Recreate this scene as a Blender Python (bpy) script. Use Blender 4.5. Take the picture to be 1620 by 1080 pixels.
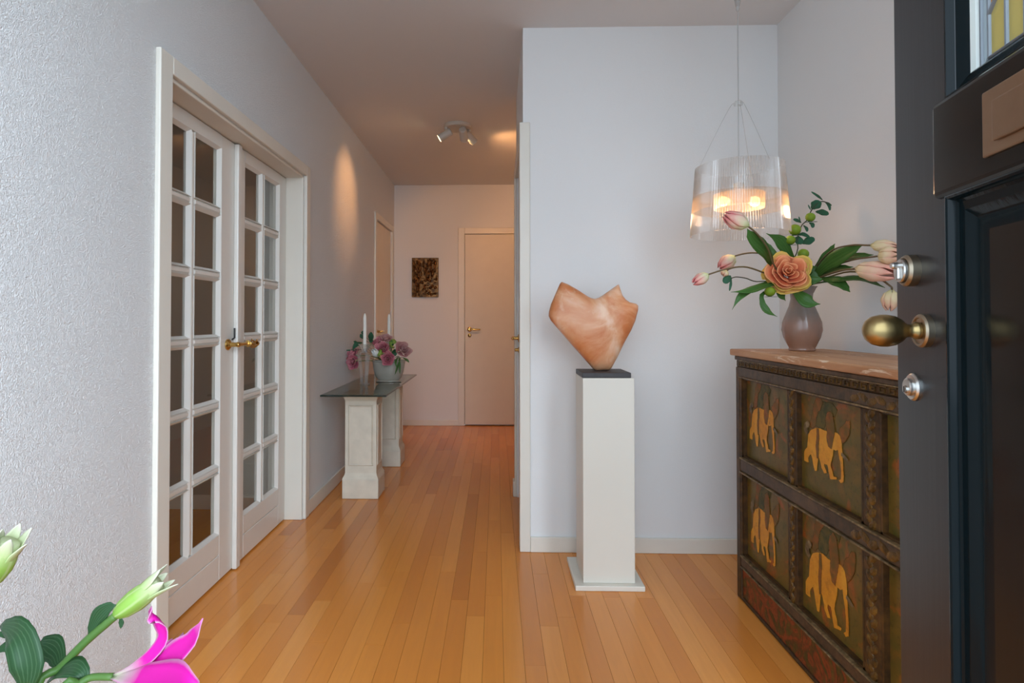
import bpy, bmesh, math, random
from mathutils import Vector, Matrix, Euler
random.seed(7)
S = bpy.context.scene
for o in list(bpy.data.objects):
    bpy.data.objects.remove(o)
COL = S.collection

# ------------------------------------------------------------------ camera
F = 925.0                                   # focal length in pixels of the 1620 px wide frame
YAW, PITCH, SX, SY = math.radians(1.5), math.radians(0.9), 49.0, -49.5
CAM = Vector((0.0, 0.0, 1.16))
cd = bpy.data.cameras.new('camera')
cd.sensor_width = 36.0
cd.lens = F / 1620 * 36
cd.shift_x = SX / 1620
cd.shift_y = SY / 1620
cd.clip_start = 0.02
cam = bpy.data.objects.new('camera', cd)
cam.location = CAM
cam.rotation_euler = (math.pi / 2 + PITCH, 0, YAW)
COL.objects.link(cam)
S.camera = cam

# ------------------------------------------------------------------ world, exposure
w = bpy.data.worlds.new('overcast_sky')
S.world = w
w.use_nodes = True
bg = w.node_tree.nodes['Background']
bg.inputs[0].default_value = (0.69, 0.845, 1.0, 1)
bg.inputs[1].default_value = 2.8
sl = bpy.data.lights.new('hazy_sun', 'SUN')                # broad bright part of the overcast sky, behind and to the right
sl.energy, sl.color, sl.angle = 5.6, (0.74, 0.87, 1.0), math.radians(75)
so = bpy.data.objects.new('hazy_sun', sl)
so.rotation_euler = Vector((0.60, -0.74, 0.30)).to_track_quat('Z', 'Y').to_euler()
COL.objects.link(so)
S.view_settings.view_transform = 'Standard'
S.view_settings.look = 'None'
S.view_settings.gamma = 1
S.view_settings.use_curve_mapping = False
S.view_settings.exposure = 0.25
S.cycles.use_denoising = True
S.cycles.max_bounces = 8
S.cycles.diffuse_bounces = 4
S.cycles.transparent_max_bounces = 24
S.cycles.sample_clamp_indirect = 6.0
S.cycles.caustics_reflective = False
S.cycles.caustics_refractive = False

# ------------------------------------------------------------------ small maths helpers
FW = Vector((-math.sin(YAW) * math.cos(PITCH), math.cos(YAW) * math.cos(PITCH), math.sin(PITCH)))
RT = Vector((math.cos(YAW), math.sin(YAW), 0))
UP = RT.cross(FW)
def _ray(x, y):
    return FW + RT * ((x - 810 + SX) / F) - UP * ((y - 540 - SY) / F)
def at(x, y, Y):
    """world point seen at photo pixel x, y at the depth Y"""
    r = _ray(x, y)
    return CAM + r * (Y / r.y)
def at_x(x, y, X):
    r = _ray(x, y)
    return CAM + r * (X / r.x)
V = Vector
def lerp(a, b, t):
    return a + (b - a) * t
def interp(tab, t):
    if t <= tab[0][0]:
        return tab[0][1]
    for (a, x), (b, y) in zip(tab, tab[1:]):
        if t <= b:
            k = (t - a) / (b - a)
            k = k * k * (3 - 2 * k)
            return x + (y - x) * k
    return tab[-1][1]
def spline(pts, n):
    """Catmull-Rom through pts, n samples"""
    P = [V(p) for p in pts]
    if len(P) == 2:
        return [P[0].lerp(P[1], i / (n - 1)) for i in range(n)]
    P = [P[0] * 2 - P[1]] + P + [P[-1] * 2 - P[-2]]
    segs = len(P) - 3
    out = []
    for i in range(n):
        t = i / (n - 1) * segs
        k = min(int(t), segs - 1)
        t -= k
        a, b, c, d = P[k:k + 4]
        out.append(0.5 * (2 * b + (c - a) * t + (2 * a - 5 * b + 4 * c - d) * t * t + (3 * b - a - 3 * c + d) * t ** 3))
    return out

# ------------------------------------------------------------------ mesh builder
class MB:
    def __init__(s):
        s.v, s.f, s.uv = [], [], []
    def add(s, vs, fs, uvs=None):
        n = len(s.v)
        s.v += [V(p) for p in vs]
        s.uv += uvs if uvs else [(0, 0)] * len(vs)
        s.f += [tuple(i + n for i in f) for f in fs]
        return s
    def box(s, x0, x1, y0, y1, z0, z1):
        return s.add([(x0, y0, z0), (x1, y0, z0), (x1, y1, z0), (x0, y1, z0), (x0, y0, z1), (x1, y0, z1), (x1, y1, z1), (x0, y1, z1)],
                     [(0, 3, 2, 1), (4, 5, 6, 7), (0, 1, 5, 4), (1, 2, 6, 5), (2, 3, 7, 6), (3, 0, 4, 7)])
    def rings(s, rings, cap=True, close=True, uvs=None):
        m = len(rings[0])
        vs, fs, u = [], [], []
        for k, r in enumerate(rings):
            vs += r
            u += [(i / m, k / (len(rings) - 1)) for i in range(m)]
        for k in range(len(rings) - 1):
            for i in range(m if close else m - 1):
                j = (i + 1) % m
                fs.append((k * m + i, k * m + j, (k + 1) * m + j, (k + 1) * m + i))
        if cap and close:
            fs.append(tuple(range(m - 1, -1, -1)))
            fs.append(tuple((len(rings) - 1) * m + i for i in range(m)))
        return s.add(vs, fs, u)
    def lathe(s, prof, c=(0, 0, 0), axis=(0, 0, 1), n=24, cap=True, rib=None):
        """prof: (radius, height) pairs along the axis"""
        a = V(axis).normalized()
        q = V((0, 0, 1)).rotation_difference(a)
        ex, ey = q @ V((1, 0, 0)), q @ V((0, 1, 0))
        rs = []
        for r, h in prof:
            r = max(r, 1e-5)
            rs.append([V(c) + a * h + (ex * math.cos(2 * math.pi * i / n) + ey * math.sin(2 * math.pi * i / n)) * (r + (rib(i) if rib else 0)) for i in range(n)])
        return s.rings(rs, cap)
    def tube(s, pts, r, n=8, m=None, cap=True):
        P = spline(pts, m) if m else [V(p) for p in pts]
        rr = r if callable(r) else (lambda t: r)
        rs = []
        prev = None
        for i, p in enumerate(P):
            d = (P[min(i + 1, len(P) - 1)] - P[max(i - 1, 0)]).normalized()
            if prev is None:
                e = d.orthogonal().normalized()
            else:
                e = (prev - d * prev.dot(d)).normalized()
            prev = e
            g = d.cross(e)
            k = rr(i / (len(P) - 1))
            rs.append([p + (e * math.cos(2 * math.pi * j / n) + g * math.sin(2 * math.pi * j / n)) * k for j in range(n)])
        return s.rings(rs, cap)
    def blade(s, pts, width, normal, fold=0.25, thick=0.0012, m=14, k=4, curl=0.0):
        """leaf or petal: a strip along pts; width(t) is the full width; closed with real thickness; uv = across, along"""
        P = spline(pts, m)
        N0 = V(normal).normalized()
        top, bot, uv = [], [], []
        for i, p in enumerate(P):
            t = i / (m - 1)
            d = (P[min(i + 1, m - 1)] - P[max(i - 1, 0)]).normalized()
            nn = (N0 - d * N0.dot(d))
            nn = nn.normalized() if nn.length > 1e-4 else d.orthogonal().normalized()
            sd = d.cross(nn)
            wd = width(t) / 2
            for j in range(k + 1):
                u = -1 + 2 * j / k
                q = p + sd * (u * wd) + nn * (abs(u) * fold * wd) + nn * (curl * wd * math.sin(7 * t + 2 * u))
                top.append(q + nn * thick / 2)
                bot.append(q - nn * thick / 2)
                uv.append(((u + 1) / 2, t))
        K = k + 1
        n = len(top)
        fs = []
        for i in range(m - 1):
            for j in range(k):
                a = i * K + j
                fs.append((a, a + 1, a + K + 1, a + K))
                fs.append((n + a, n + a + K, n + a + K + 1, n + a + 1))
            for a, b in ((i * K, (i + 1) * K), ((i + 1) * K + k, i * K + k)):
                fs.append((a, b, n + b, n + a))
        for a in range(k):
            fs.append((a + 1, a, n + a, n + a + 1))
            b = (m - 1) * K + a
            fs.append((b, b + 1, n + b + 1, n + b))
        return s.add(top + bot, fs, uv + uv)
    def prism(s, poly, o, ex, ey, ez, t):
        """poly of 2-d points in the plane ex, ey at o, pushed out along ez by t"""
        o, ex, ey, ez = V(o), V(ex), V(ey), V(ez)
        n = len(poly)
        a = [o + ex * p[0] + ey * p[1] for p in poly]
        b = [p + ez * t for p in a]
        fs = [tuple(range(n - 1, -1, -1)), tuple(range(n, 2 * n))] + [(i, (i + 1) % n, n + (i + 1) % n, n + i) for i in range(n)]
        return s.add(a + b, fs)
    def build(s, name, mat, parent=None, local=False, smooth=False, bevel=0, seg=2, angle=35, fix=True):
        me = bpy.data.meshes.new(name)
        off = V((0, 0, 0))
        if parent is not None and not local:
            q = parent
            while q is not None:
                off += q.location
                q = q.parent
        me.from_pydata([tuple(p - off) for p in s.v], [], s.f)
        ul = me.uv_layers.new(name='UVMap')
        for lp in me.loops:
            ul.data[lp.index].uv = s.uv[lp.vertex_index]
        if fix:
            bm = bmesh.new()
            bm.from_mesh(me)
            bmesh.ops.recalc_face_normals(bm, faces=bm.faces)
            bm.to_mesh(me)
            bm.free()
        me.materials.append(mat)
        if smooth:
            me.polygons.foreach_set('use_smooth', [True] * len(me.polygons))
        o = bpy.data.objects.new(name, me)
        COL.objects.link(o)
        if parent is not None:
            o.parent = parent
        if bevel:
            b = o.modifiers.new('bevel', 'BEVEL')
            b.width, b.segments, b.limit_method, b.angle_limit = bevel, seg, 'ANGLE', math.radians(angle)
        if smooth == 'sharp':
            try:
                me.set_sharp_from_angle(angle=math.radians(angle))
            except Exception:
                pass
        return o
def tag(o, label=None, cat=None, group=None, kind=None):
    if label: o['label'] = label
    if cat: o['category'] = cat
    if group: o['group'] = group
    if kind: o['kind'] = kind
    return o
def thing(name, label, cat, loc=(0, 0, 0), rz=0.0, group=None, kind=None):
    o = bpy.data.objects.new(name, None)
    o.empty_display_size = 0.05
    o.location = loc
    o.rotation_euler = (0, 0, rz)
    COL.objects.link(o)
    return tag(o, label, cat, group, kind)
def B(*a):
    return MB().box(*a)

# ------------------------------------------------------------------ materials
class NT:
    def __init__(s, name):
        s.m = bpy.data.materials.new(name)
        s.m.use_nodes = True
        s.t = s.m.node_tree
        s.p = s.t.nodes['Principled BSDF']
        s.out = s.t.nodes['Material Output']
    def n(s, typ, **kw):
        x = s.t.nodes.new(typ)
        for k, v in kw.items():
            setattr(x, k, v)
        return x
    def l(s, a, b):
        s.t.links.new(a, b)
    def coord(s, kind='Object', scale=(1, 1, 1)):
        if kind == 'Position':
            c = s.n('ShaderNodeNewGeometry').outputs['Position']
        else:
            c = s.n('ShaderNodeTexCoord').outputs[kind]
        mp = s.n('ShaderNodeMapping')
        mp.inputs['Scale'].default_value = scale
        s.l(c, mp.inputs['Vector'])
        return mp.outputs[0]
    def noise(s, vec, scale=5, detail=4, rough=0.5, dist=0):
        x = s.n('ShaderNodeTexNoise')
        x.inputs['Scale'].default_value = scale
        x.inputs['Detail'].default_value = detail
        x.inputs['Roughness'].default_value = rough
        x.inputs['Distortion'].default_value = dist
        s.l(vec, x.inputs['Vector'])
        return x.outputs['Fac']
    def ramp(s, fac, stops, mode='LINEAR'):
        x = s.n('ShaderNodeValToRGB')
        x.color_ramp.interpolation = mode
        e = x.color_ramp.elements
        while len(e) < len(stops):
            e.new(0.5)
        for el, (p, c) in zip(e, stops):
            el.position = p
            el.color = (*c, 1)
        s.l(fac, x.inputs[0])
        return x.outputs[0]
    def mix(s, fac, a, b, mode='MIX'):
        x = s.n('ShaderNodeMixRGB', blend_type=mode)
        for i, q in ((0, fac), (1, a), (2, b)):
            if isinstance(q, (int, float)):
                x.inputs[i].default_value = q
            elif isinstance(q, tuple):
                x.inputs[i].default_value = (*q, 1)
            else:
                s.l(q, x.inputs[i])
        return x.outputs[0]
    def bump(s, h, strength=0.2, dist=0.01):
        x = s.n('ShaderNodeBump')
        x.inputs['Strength'].default_value = strength
        x.inputs['Distance'].default_value = dist
        s.l(h, x.inputs['Height'])
        s.l(x.outputs[0], s.p.inputs['Normal'])
    def base(s, c):
        if isinstance(c, tuple):
            s.p.inputs['Base Color'].default_value = (*c, 1)
        else:
            s.l(c, s.p.inputs['Base Color'])
    def set(s, **kw):
        for k, v in kw.items():
            s.p.inputs[k.replace('_', ' ')].default_value = v
        return s
def simple(name, col, rough=0.5, metal=0.0, var=0.06, scale=8, bump=0.0, bscale=60, spec=0.5, coat=0.0):
    t = NT(name)
    v = t.coord('Object')
    f = t.noise(v, scale, 3)
    t.base(t.ramp(f, [(0.25, tuple(c * (1 - var) for c in col)), (0.75, tuple(min(1, c * (1 + var)) for c in col))]))
    t.set(Roughness=rough, Metallic=metal)
    t.p.inputs['Specular IOR Level'].default_value = spec
    t.p.inputs['Coat Weight'].default_value = coat
    if bump:
        t.bump(t.noise(v, bscale, 4), bump, 0.004)
    return t.m

# painted textured plaster
def plaster(name, col, strength):
    t = NT(name)
    v = t.coord('Position', (1, 1, 1))
    big = t.noise(v, 1.3, 3)
    t.base(t.mix(t.ramp(big, [(0.3, (0, 0, 0)), (0.7, (1, 1, 1))]), tuple(c * 0.985 for c in col), col))
    t.set(Roughness=0.85)
    t.p.inputs['Specular IOR Level'].default_value = 0.15
    h = t.mix(0.22, t.noise(v, 105, 4, 0.6, 2.2), t.noise(v, 40, 3, 0.5, 2.0))
    t.bump(h, strength, 0.031)
    return t.m
M = {}
M['wall'] = plaster('white_stucco', (0.90, 0.893, 0.88), 0.72)  # same paint as the smooth walls, colour lightened in place of daylight
M['wall_smooth'] = plaster('white_plaster', (0.76, 0.755, 0.745), 0.10)
M['ceiling'] = plaster('ceiling_paint', (0.71, 0.695, 0.69), 0.06)
M['taupe'] = plaster('taupe_plaster', (0.46, 0.41, 0.35), 0.06)
M['trim'] = simple('cream_trim_paint', (0.72, 0.68, 0.60), 0.4, var=0.02)
M['door_white'] = simple('white_door_paint', (0.76, 0.735, 0.68), 0.35, var=0.02)
M['door_flat'] = simple('cream_door_paint', (0.70, 0.63, 0.52), 0.45, var=0.02)
M['plinth'] = simple('cream_lacquer', (0.70, 0.66, 0.575), 0.38, var=0.02, scale=3)
M['pedestal'] = simple('antiqued_cream_paint', (0.64, 0.57, 0.46), 0.6, var=0.09, scale=14, bump=0.05)
M['brass'] = simple('polished_brass', (0.66, 0.42, 0.13), 0.2, 1.0, 0.08)
M['brass_dull'] = simple('worn_brass', (0.42, 0.30, 0.13), 0.33, 1.0, 0.12, 20)
M['bronze'] = simple('brushed_bronze', (0.42, 0.29, 0.19), 0.36, 1.0, 0.08, 20)
M['antique'] = simple('aged_brass_rosette', (0.40, 0.33, 0.24), 0.35, 1.0, 0.12, 20)
M['steel'] = simple('satin_steel', (0.62, 0.60, 0.57), 0.28, 1.0, 0.05)
M['iron'] = simple('black_iron', (0.02, 0.02, 0.02), 0.5, 0.0)
M['white_metal'] = simple('white_enamel', (0.55, 0.51, 0.45), 0.4)
M['slate'] = simple('dark_slate', (0.035, 0.03, 0.03), 0.5, var=0.3, scale=30)
M['candle'] = simple('white_wax', (0.78, 0.76, 0.68), 0.5, var=0.02)
M['ceramic'] = simple('grey_glazed_ceramic', (0.33, 0.30, 0.25), 0.3, var=0.1, scale=6)
M['paving'] = simple('grey_paving', (0.30, 0.30, 0.30), 0.9, var=0.2, scale=3)
M['subfloor'] = simple('dark_joint', (0.10, 0.045, 0.015), 0.9)
M['cord'] = simple('clear_grey_cord', (0.42, 0.40, 0.38), 0.35)

t = NT('oiled_strip_wood')                       # one board each, its tone from the object's own random number
rnd = t.n('ShaderNodeObjectInfo').outputs['Random']
tone = t.ramp(rnd, [(0.0, (0.52, 0.165, 0.026)), (0.08, (0.68, 0.235, 0.038)), (0.5, (0.76, 0.280, 0.047)), (0.88, (0.80, 0.310, 0.058)), (1.0, (0.84, 0.35, 0.076))])
v = t.coord('Position', (14, 0.9, 1))
ad = t.n('ShaderNodeVectorMath', operation='ADD')
sc = t.n('ShaderNodeVectorMath', operation='SCALE')
cmb = t.n('ShaderNodeCombineXYZ')
t.l(rnd, cmb.inputs[0]); t.l(rnd, cmb.inputs[1])
t.l(cmb.outputs[0], sc.inputs[0]); sc.inputs['Scale'].default_value = 60
t.l(v, ad.inputs[0]); t.l(sc.outputs[0], ad.inputs[1])
gr = t.noise(ad.outputs[0], 2.2, 5, 0.55, 1.2)
t.base(t.mix(t.ramp(gr, [(0.3, (0.3, 0.3, 0.3)), (0.75, (0, 0, 0))]), tone, (0.56, 0.19, 0.04)))
t.set(Roughness=0.22)
t.p.inputs['Specular IOR Level'].default_value = 0.5
t.bump(gr, 0.03, 0.002)
M['wood'] = t.m

def glass_mix(name, tint, rough=0.02, ior=1.5, bumpy=0.0, extra=None, gloss=1.0, back=0.0):
    t = NT(name)
    t.t.nodes.remove(t.p)
    tr = t.n('ShaderNodeBsdfTransparent')
    tr.inputs[0].default_value = (*tint, 1)
    gl = t.n('ShaderNodeBsdfGlossy')
    gl.inputs['Roughness'].default_value = rough
    gl.inputs['Color'].default_value = (gloss, gloss, gloss, 1)
    fr = t.n('ShaderNodeFresnel')
    fr.inputs[0].default_value = ior
    mx = t.n('ShaderNodeMixShader')
    gm = t.n('ShaderNodeNewGeometry')            # reflect only where light enters the pane
    inv = t.n('ShaderNodeMath', operation='MULTIPLY_ADD')
    t.l(gm.outputs['Backfacing'], inv.inputs[0])
    inv.inputs[1].default_value = back - 1.0
    inv.inputs[2].default_value = 1.0
    ml = t.n('ShaderNodeMath', operation='MULTIPLY')
    t.l(fr.outputs[0], ml.inputs[0]); t.l(inv.outputs[0], ml.inputs[1])
    t.l(ml.outputs[0], mx.inputs[0])
    t.l(tr.outputs[0], mx.inputs[1])
    t.l(gl.outputs[0], mx.inputs[2])
    if bumpy:
        b = t.n('ShaderNodeBump')
        b.inputs['Strength'].default_value = bumpy
        b.inputs['Distance'].default_value = 0.004
        t.l(t.noise(t.coord('Object'), 180, 4), b.inputs['Height'])
        t.l(b.outputs[0], gl.inputs['Normal'])
        t.l(b.outputs[0], fr.inputs['Normal'])
    last = mx.outputs[0]
    if extra:
        fac, col = extra
        df = t.n('ShaderNodeBsdfDiffuse')
        df.inputs[0].default_value = (*col, 1)
        tl = t.n('ShaderNodeBsdfTranslucent')
        tl.inputs[0].default_value = (*col, 1)
        m2 = t.n('ShaderNodeMixShader')
        m2.inputs[0].default_value = 0.6
        t.l(df.outputs[0], m2.inputs[1]); t.l(tl.outputs[0], m2.inputs[2])
        m3 = t.n('ShaderNodeMixShader')
        m3.inputs[0].default_value = fac
        t.l(last, m3.inputs[1]); t.l(m2.outputs[0], m3.inputs[2])
        last = m3.outputs[0]
    t.l(last, t.out.inputs[0])
    return t.m
M['pane'] = glass_mix('window_glass', (0.90, 0.89, 0.86), 0.02, 1.6)
M['table_glass'] = glass_mix('green_table_glass', (0.50, 0.56, 0.47), 0.04, 1.75, extra=(0.12, (0.25, 0.26, 0.19)))
M['glass_edge'] = simple('dark_glass_edge', (0.012, 0.022, 0.018), 0.1)
M['crystal'] = glass_mix('clear_crystal', (0.97, 0.98, 0.98), 0.05, 1.5, extra=(0.18, (0.85, 0.86, 0.85)), back=0.4)
M['acrylic'] = glass_mix('ribbed_clear_acrylic', (0.95, 0.94, 0.93), 0.10, 1.45, extra=(0.06, (0.82, 0.80, 0.79)), back=0.45)
M['glow_band'] = glass_mix('frosted_glow_band', (0.95, 0.9, 0.85), 0.2, 1.3, extra=(0.13, (0.95, 0.80, 0.60)))
M['glow_ring'] = glass_mix('frosted_glow_ring', (0.9, 0.85, 0.78), 0.2, 1.3, extra=(0.5, (0.95, 0.80, 0.62)))
M['yellow_glass'] = glass_mix('straw_stained_glass', (0.72, 0.62, 0.32), 0.15, 1.5, 0.1, extra=(0.75, (0.60, 0.52, 0.25)))
M['amber_glass'] = glass_mix('amber_stained_glass', (0.75, 0.42, 0.10), 0.15, 1.5, 0.1, extra=(0.75, (0.70, 0.34, 0.06)))
M['hammered_glass'] = glass_mix('hammered_clear_glass', (0.8, 0.85, 0.86), 0.12, 1.5, 0.9, extra=(0.6, (0.50, 0.55, 0.56)))
M['lead'] = simple('lead_came', (0.22, 0.24, 0.26), 0.42, 0.6, bump=0.1)
M['bead'] = simple('white_glazing_bead', (0.62, 0.66, 0.62), 0.3)

def emit(name, col, st):
    t = NT(name)
    t.base((0.8, 0.8, 0.8))
    t.p.inputs['Emission Color'].default_value = (*col, 1)
    t.p.inputs['Emission Strength'].default_value = st
    return t.m
M['bulb'] = emit('glowing_bulb', (1.0, 0.72, 0.38), 12)
M['spot_face'] = emit('glowing_spot', (1.0, 0.78, 0.45), 22)

# dark gloss paint of the front door with brushed streaks
t = NT('black_gloss_paint')
v = t.coord('Object', (60, 60, 1.2))
g = t.noise(v, 2.0, 4)
t.base(t.ramp(g, [(0.3, (0.012, 0.014, 0.016)), (0.8, (0.022, 0.025, 0.028))]))
t.set(Roughness=0.30)
t.p.inputs['Specular IOR Level'].default_value = 0.5
t.bump(g, 0.08, 0.001)
M['door_satin'] = t.m
t = NT('black_gloss_panel_paint')
g = t.noise(t.coord('Object', (30, 30, 1.2)), 2.0, 4)
t.base(t.ramp(g, [(0.3, (0.009, 0.0095, 0.009)), (0.8, (0.013, 0.013, 0.012))]))
t.set(Roughness=0.14)
t.p.inputs['Specular IOR Level'].default_value = 0.28
M['door_black'] = t.m
t = NT('dark_teal_gloss_paint')
t.base((0.004, 0.009, 0.011))
t.set(Roughness=0.14)
t.p.inputs['Specular IOR Level'].default_value = 0.18
t.bump(t.noise(t.coord('Object', (30, 30, 3)), 3, 3), 0.1, 0.002)
M['door_teal'] = t.m

# alabaster
t = NT('veined_orange_alabaster')
v = t.coord('Object')
n1 = t.noise(v, 5.0, 5, 0.55, 0.9)
n2 = t.noise(v, 9.0, 5, 0.6, 1.6)
c = t.ramp(n1, [(0.32, (0.46, 0.115, 0.03)), (0.45, (0.58, 0.20, 0.07)), (0.55, (0.68, 0.33, 0.17)), (0.68, (0.80, 0.56, 0.40))])
t.base(t.mix(t.ramp(n2, [(0.58, (0, 0, 0)), (0.75, (0.6, 0.6, 0.6))]), c, (0.80, 0.58, 0.42)))
t.set(Roughness=0.42)
t.p.inputs['Subsurface Weight'].default_value = 0.25
t.p.inputs['Subsurface Radius'].default_value = (0.05, 0.02, 0.01)
M['alabaster'] = t.m

# painted chest
def chestpaint(name, cols, scale, rough=0.45, stretch=(1, 1, 1), bump=0.15):
    t = NT(name)
    v = t.coord('Position', stretch)
    a = t.noise(v, scale, 5, 0.6, 0.8)
    b = t.noise(v, 45, 4, 0.6)
    t.base(t.mix(0.35, t.ramp(a, cols), t.ramp(b, [(0.35, (0.01, 0.008, 0.004)), (0.7, cols[-1][1])])))
    t.set(Roughness=rough)
    t.p.inputs['Specular IOR Level'].default_value = 0.28
    t.bump(t.noise(v, 70, 5), bump, 0.003)
    return t.m
M['chest_frame'] = chestpaint('dark_lacquer_frame', [(0.3, (0.024, 0.012, 0.005)), (0.55, (0.060, 0.028, 0.010)), (0.75, (0.153, 0.068, 0.017))], 9)
M['chest_rail'] = chestpaint('grey_brown_lacquer_rail', [(0.3, (0.045, 0.028, 0.019)), (0.6, (0.098, 0.059, 0.036)), (0.85, (0.165, 0.084, 0.036))], 5)
t = NT('olive_painted_panel')
v = t.coord('Position')
c = t.ramp(t.noise(v, 7, 4, 0.55, 0.6), [(0.30, (0.150, 0.070, 0.012)), (0.45, (0.150, 0.088, 0.015)), (0.56, (0.110, 0.074, 0.014)), (0.70, (0.18, 0.085, 0.015))])
c = t.mix(t.ramp(t.noise(v, 10.5, 3, 0.5, 1.0), [(0.56, (0, 0, 0)), (0.70, (0.85, 0.85, 0.85))]), c, (0.34, 0.075, 0.012))
c = t.mix(t.ramp(t.noise(t.coord('Position', (1, 1.3, .8)), 12.5, 3, 0.5, 0.8), [(0.60, (0, 0, 0)), (0.76, (0.8, 0.8, 0.8))]), c, (0.045, 0.068, 0.012))
sc_n = t.noise(v, 60, 5, 0.7)
t.base(t.mix(t.ramp(sc_n, [(0.30, (0.6, 0.6, 0.6)), (0.45, (0, 0, 0))]), c, (0.03, 0.018, 0.006)))
t.set(Roughness=0.36)
t.p.inputs['Specular IOR Level'].default_value = 0.28
t.bump(sc_n, 0.12, 0.003)
M['chest_panel'] = t.m
M['chest_skirt'] = chestpaint('red_green_painted_skirt', [(0.36, (0.05, 0.07, 0.012)), (0.44, (0.06, 0.03, 0.008)), (0.49, (0.34, 0.05, 0.016)), (0.55, (0.14, 0.04, 0.012)), (0.60, (0.07, 0.085, 0.014)), (0.68, (0.26, 0.07, 0.02))], 11, 0.4)
for n in M['chest_skirt'].node_tree.nodes:
    if n.type == 'MIX_RGB':
        n.inputs[0].default_value = 0.40
M['chest_carved'] = chestpaint('gilded_carving', [(0.35, (0.022, 0.011, 0.003)), (0.55, (0.110, 0.050, 0.010)), (0.75, (0.286, 0.140, 0.024))], 40, 0.4, (1, 1, 0.7), 0.8)
M['gilt_edge'] = chestpaint('rubbed_gilt_edge', [(0.35, (0.05, 0.025, 0.008)), (0.55, (0.16, 0.09, 0.03)), (0.75, (0.42, 0.30, 0.16))], 30, 0.4)
M['elephant'] = chestpaint('ochre_figure_paint', [(0.3, (0.50, 0.18, 0.014)), (0.5, (0.64, 0.26, 0.018)), (0.7, (0.70, 0.32, 0.03))], 12, 0.45, bump=0.05)
def rub(mat, ground, lo, hi):
    nt = mat.node_tree
    p = nt.nodes['Principled BSDF']
    src = p.inputs['Base Color'].links[0].from_socket
    g = nt.nodes.new('ShaderNodeNewGeometry')
    n = nt.nodes.new('ShaderNodeTexNoise')
    n.inputs['Scale'].default_value = 26; n.inputs['Detail'].default_value = 6; n.inputs['Roughness'].default_value = .65
    nt.links.new(g.outputs['Position'], n.inputs['Vector'])
    rp = nt.nodes.new('ShaderNodeValToRGB')
    rp.color_ramp.elements[0].position, rp.color_ramp.elements[1].position = lo, hi
    nt.links.new(n.outputs['Fac'], rp.inputs[0])
    mx = nt.nodes.new('ShaderNodeMixRGB')
    nt.links.new(rp.outputs[0], mx.inputs[0]); nt.links.new(src, mx.inputs[1]); mx.inputs[2].default_value = (*ground, 1)
    nt.links.new(mx.outputs[0], p.inputs['Base Color'])
def feather(mat):
    # brushed edge: paint thins out over the last millimetres of each painted shape
    nt = mat.node_tree
    p, o = nt.nodes['Principled BSDF'], nt.nodes['Material Output']
    uv = nt.nodes.new('ShaderNodeTexCoord')
    se = nt.nodes.new('ShaderNodeSeparateXYZ')
    nt.links.new(uv.outputs['UV'], se.inputs[0])
    g = nt.nodes.new('ShaderNodeNewGeometry')
    n = nt.nodes.new('ShaderNodeTexNoise')
    n.inputs['Scale'].default_value = 90; n.inputs['Detail'].default_value = 4
    nt.links.new(g.outputs['Position'], n.inputs['Vector'])
    ad = nt.nodes.new('ShaderNodeMath'); ad.operation = 'ADD'
    nt.links.new(se.outputs[1], ad.inputs[0]); nt.links.new(n.outputs['Fac'], ad.inputs[1])
    mr = nt.nodes.new('ShaderNodeMapRange')
    mr.inputs[1].default_value, mr.inputs[2].default_value = .65, 1.25
    nt.links.new(ad.outputs[0], mr.inputs[0])
    tr = nt.nodes.new('ShaderNodeBsdfTransparent')
    mx = nt.nodes.new('ShaderNodeMixShader')
    nt.links.new(mr.outputs[0], mx.inputs[0]); nt.links.new(tr.outputs[0], mx.inputs[1]); nt.links.new(p.outputs[0], mx.inputs[2])
    nt.links.new(mx.outputs[0], o.inputs[0])
for k in ('elephant',):
    for n in M[k].node_tree.nodes:
        if n.type == 'MIX_RGB':
            n.inputs[0].default_value = 0.08
M['rust'] = chestpaint('rust_figure_paint', [(0.3, (0.22, 0.055, 0.010)), (0.5, (0.30, 0.085, 0.014)), (0.7, (0.34, 0.12, 0.02))], 14, 0.5, bump=0.05)
M['green_paint'] = chestpaint('green_figure_paint', [(0.3, (0.018, 0.03, 0.01)), (0.5, (0.03, 0.045, 0.012)), (0.7, (0.05, 0.06, 0.016))], 14, 0.5, bump=0.05)
rub(M['elephant'], (0.30, 0.12, 0.016), .55, .75)
rub(M['rust'], (0.13, 0.072, 0.014), .36, .60)
rub(M['green_paint'], (0.11, 0.075, 0.016), .34, .58)
for k in ('elephant', 'rust', 'green_paint'):
    feather(M[k])
t = NT('scuffed_pine_top')
v = t.coord('Position', (9, 0.8, 9))
a = t.noise(v, 2.2, 5, 0.6, 1.0)
c = t.ramp(a, [(0.3, (0.32, 0.13, 0.05)), (0.5, (0.46, 0.22, 0.10)), (0.62, (0.52, 0.28, 0.14))])
s2 = t.noise(t.coord('Position', (10, 1.6, 10)), 3.2, 6, 0.7, 0.6)
t.base(t.mix(t.ramp(s2, [(0.57, (0, 0, 0)), (0.63, (1, 1, 1))]), c, (0.72, 0.54, 0.38)))
t.set(Roughness=0.5)
t.bump(a, 0.15, 0.003)
M['chest_top'] = t.m

# bronze relief
t = NT('dark_bronze_relief')
v = t.coord('Object')
n1 = t.noise(v, 30, 4, 0.5, 0.5)
t.base(t.ramp(n1, [(0.35, (0.05, 0.02, 0.006)), (0.6, (0.20, 0.085, 0.022)), (0.8, (0.40, 0.21, 0.08))]))
t.set(Roughness=0.26, Metallic=0.75)
M['relief'] = t.m

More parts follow.
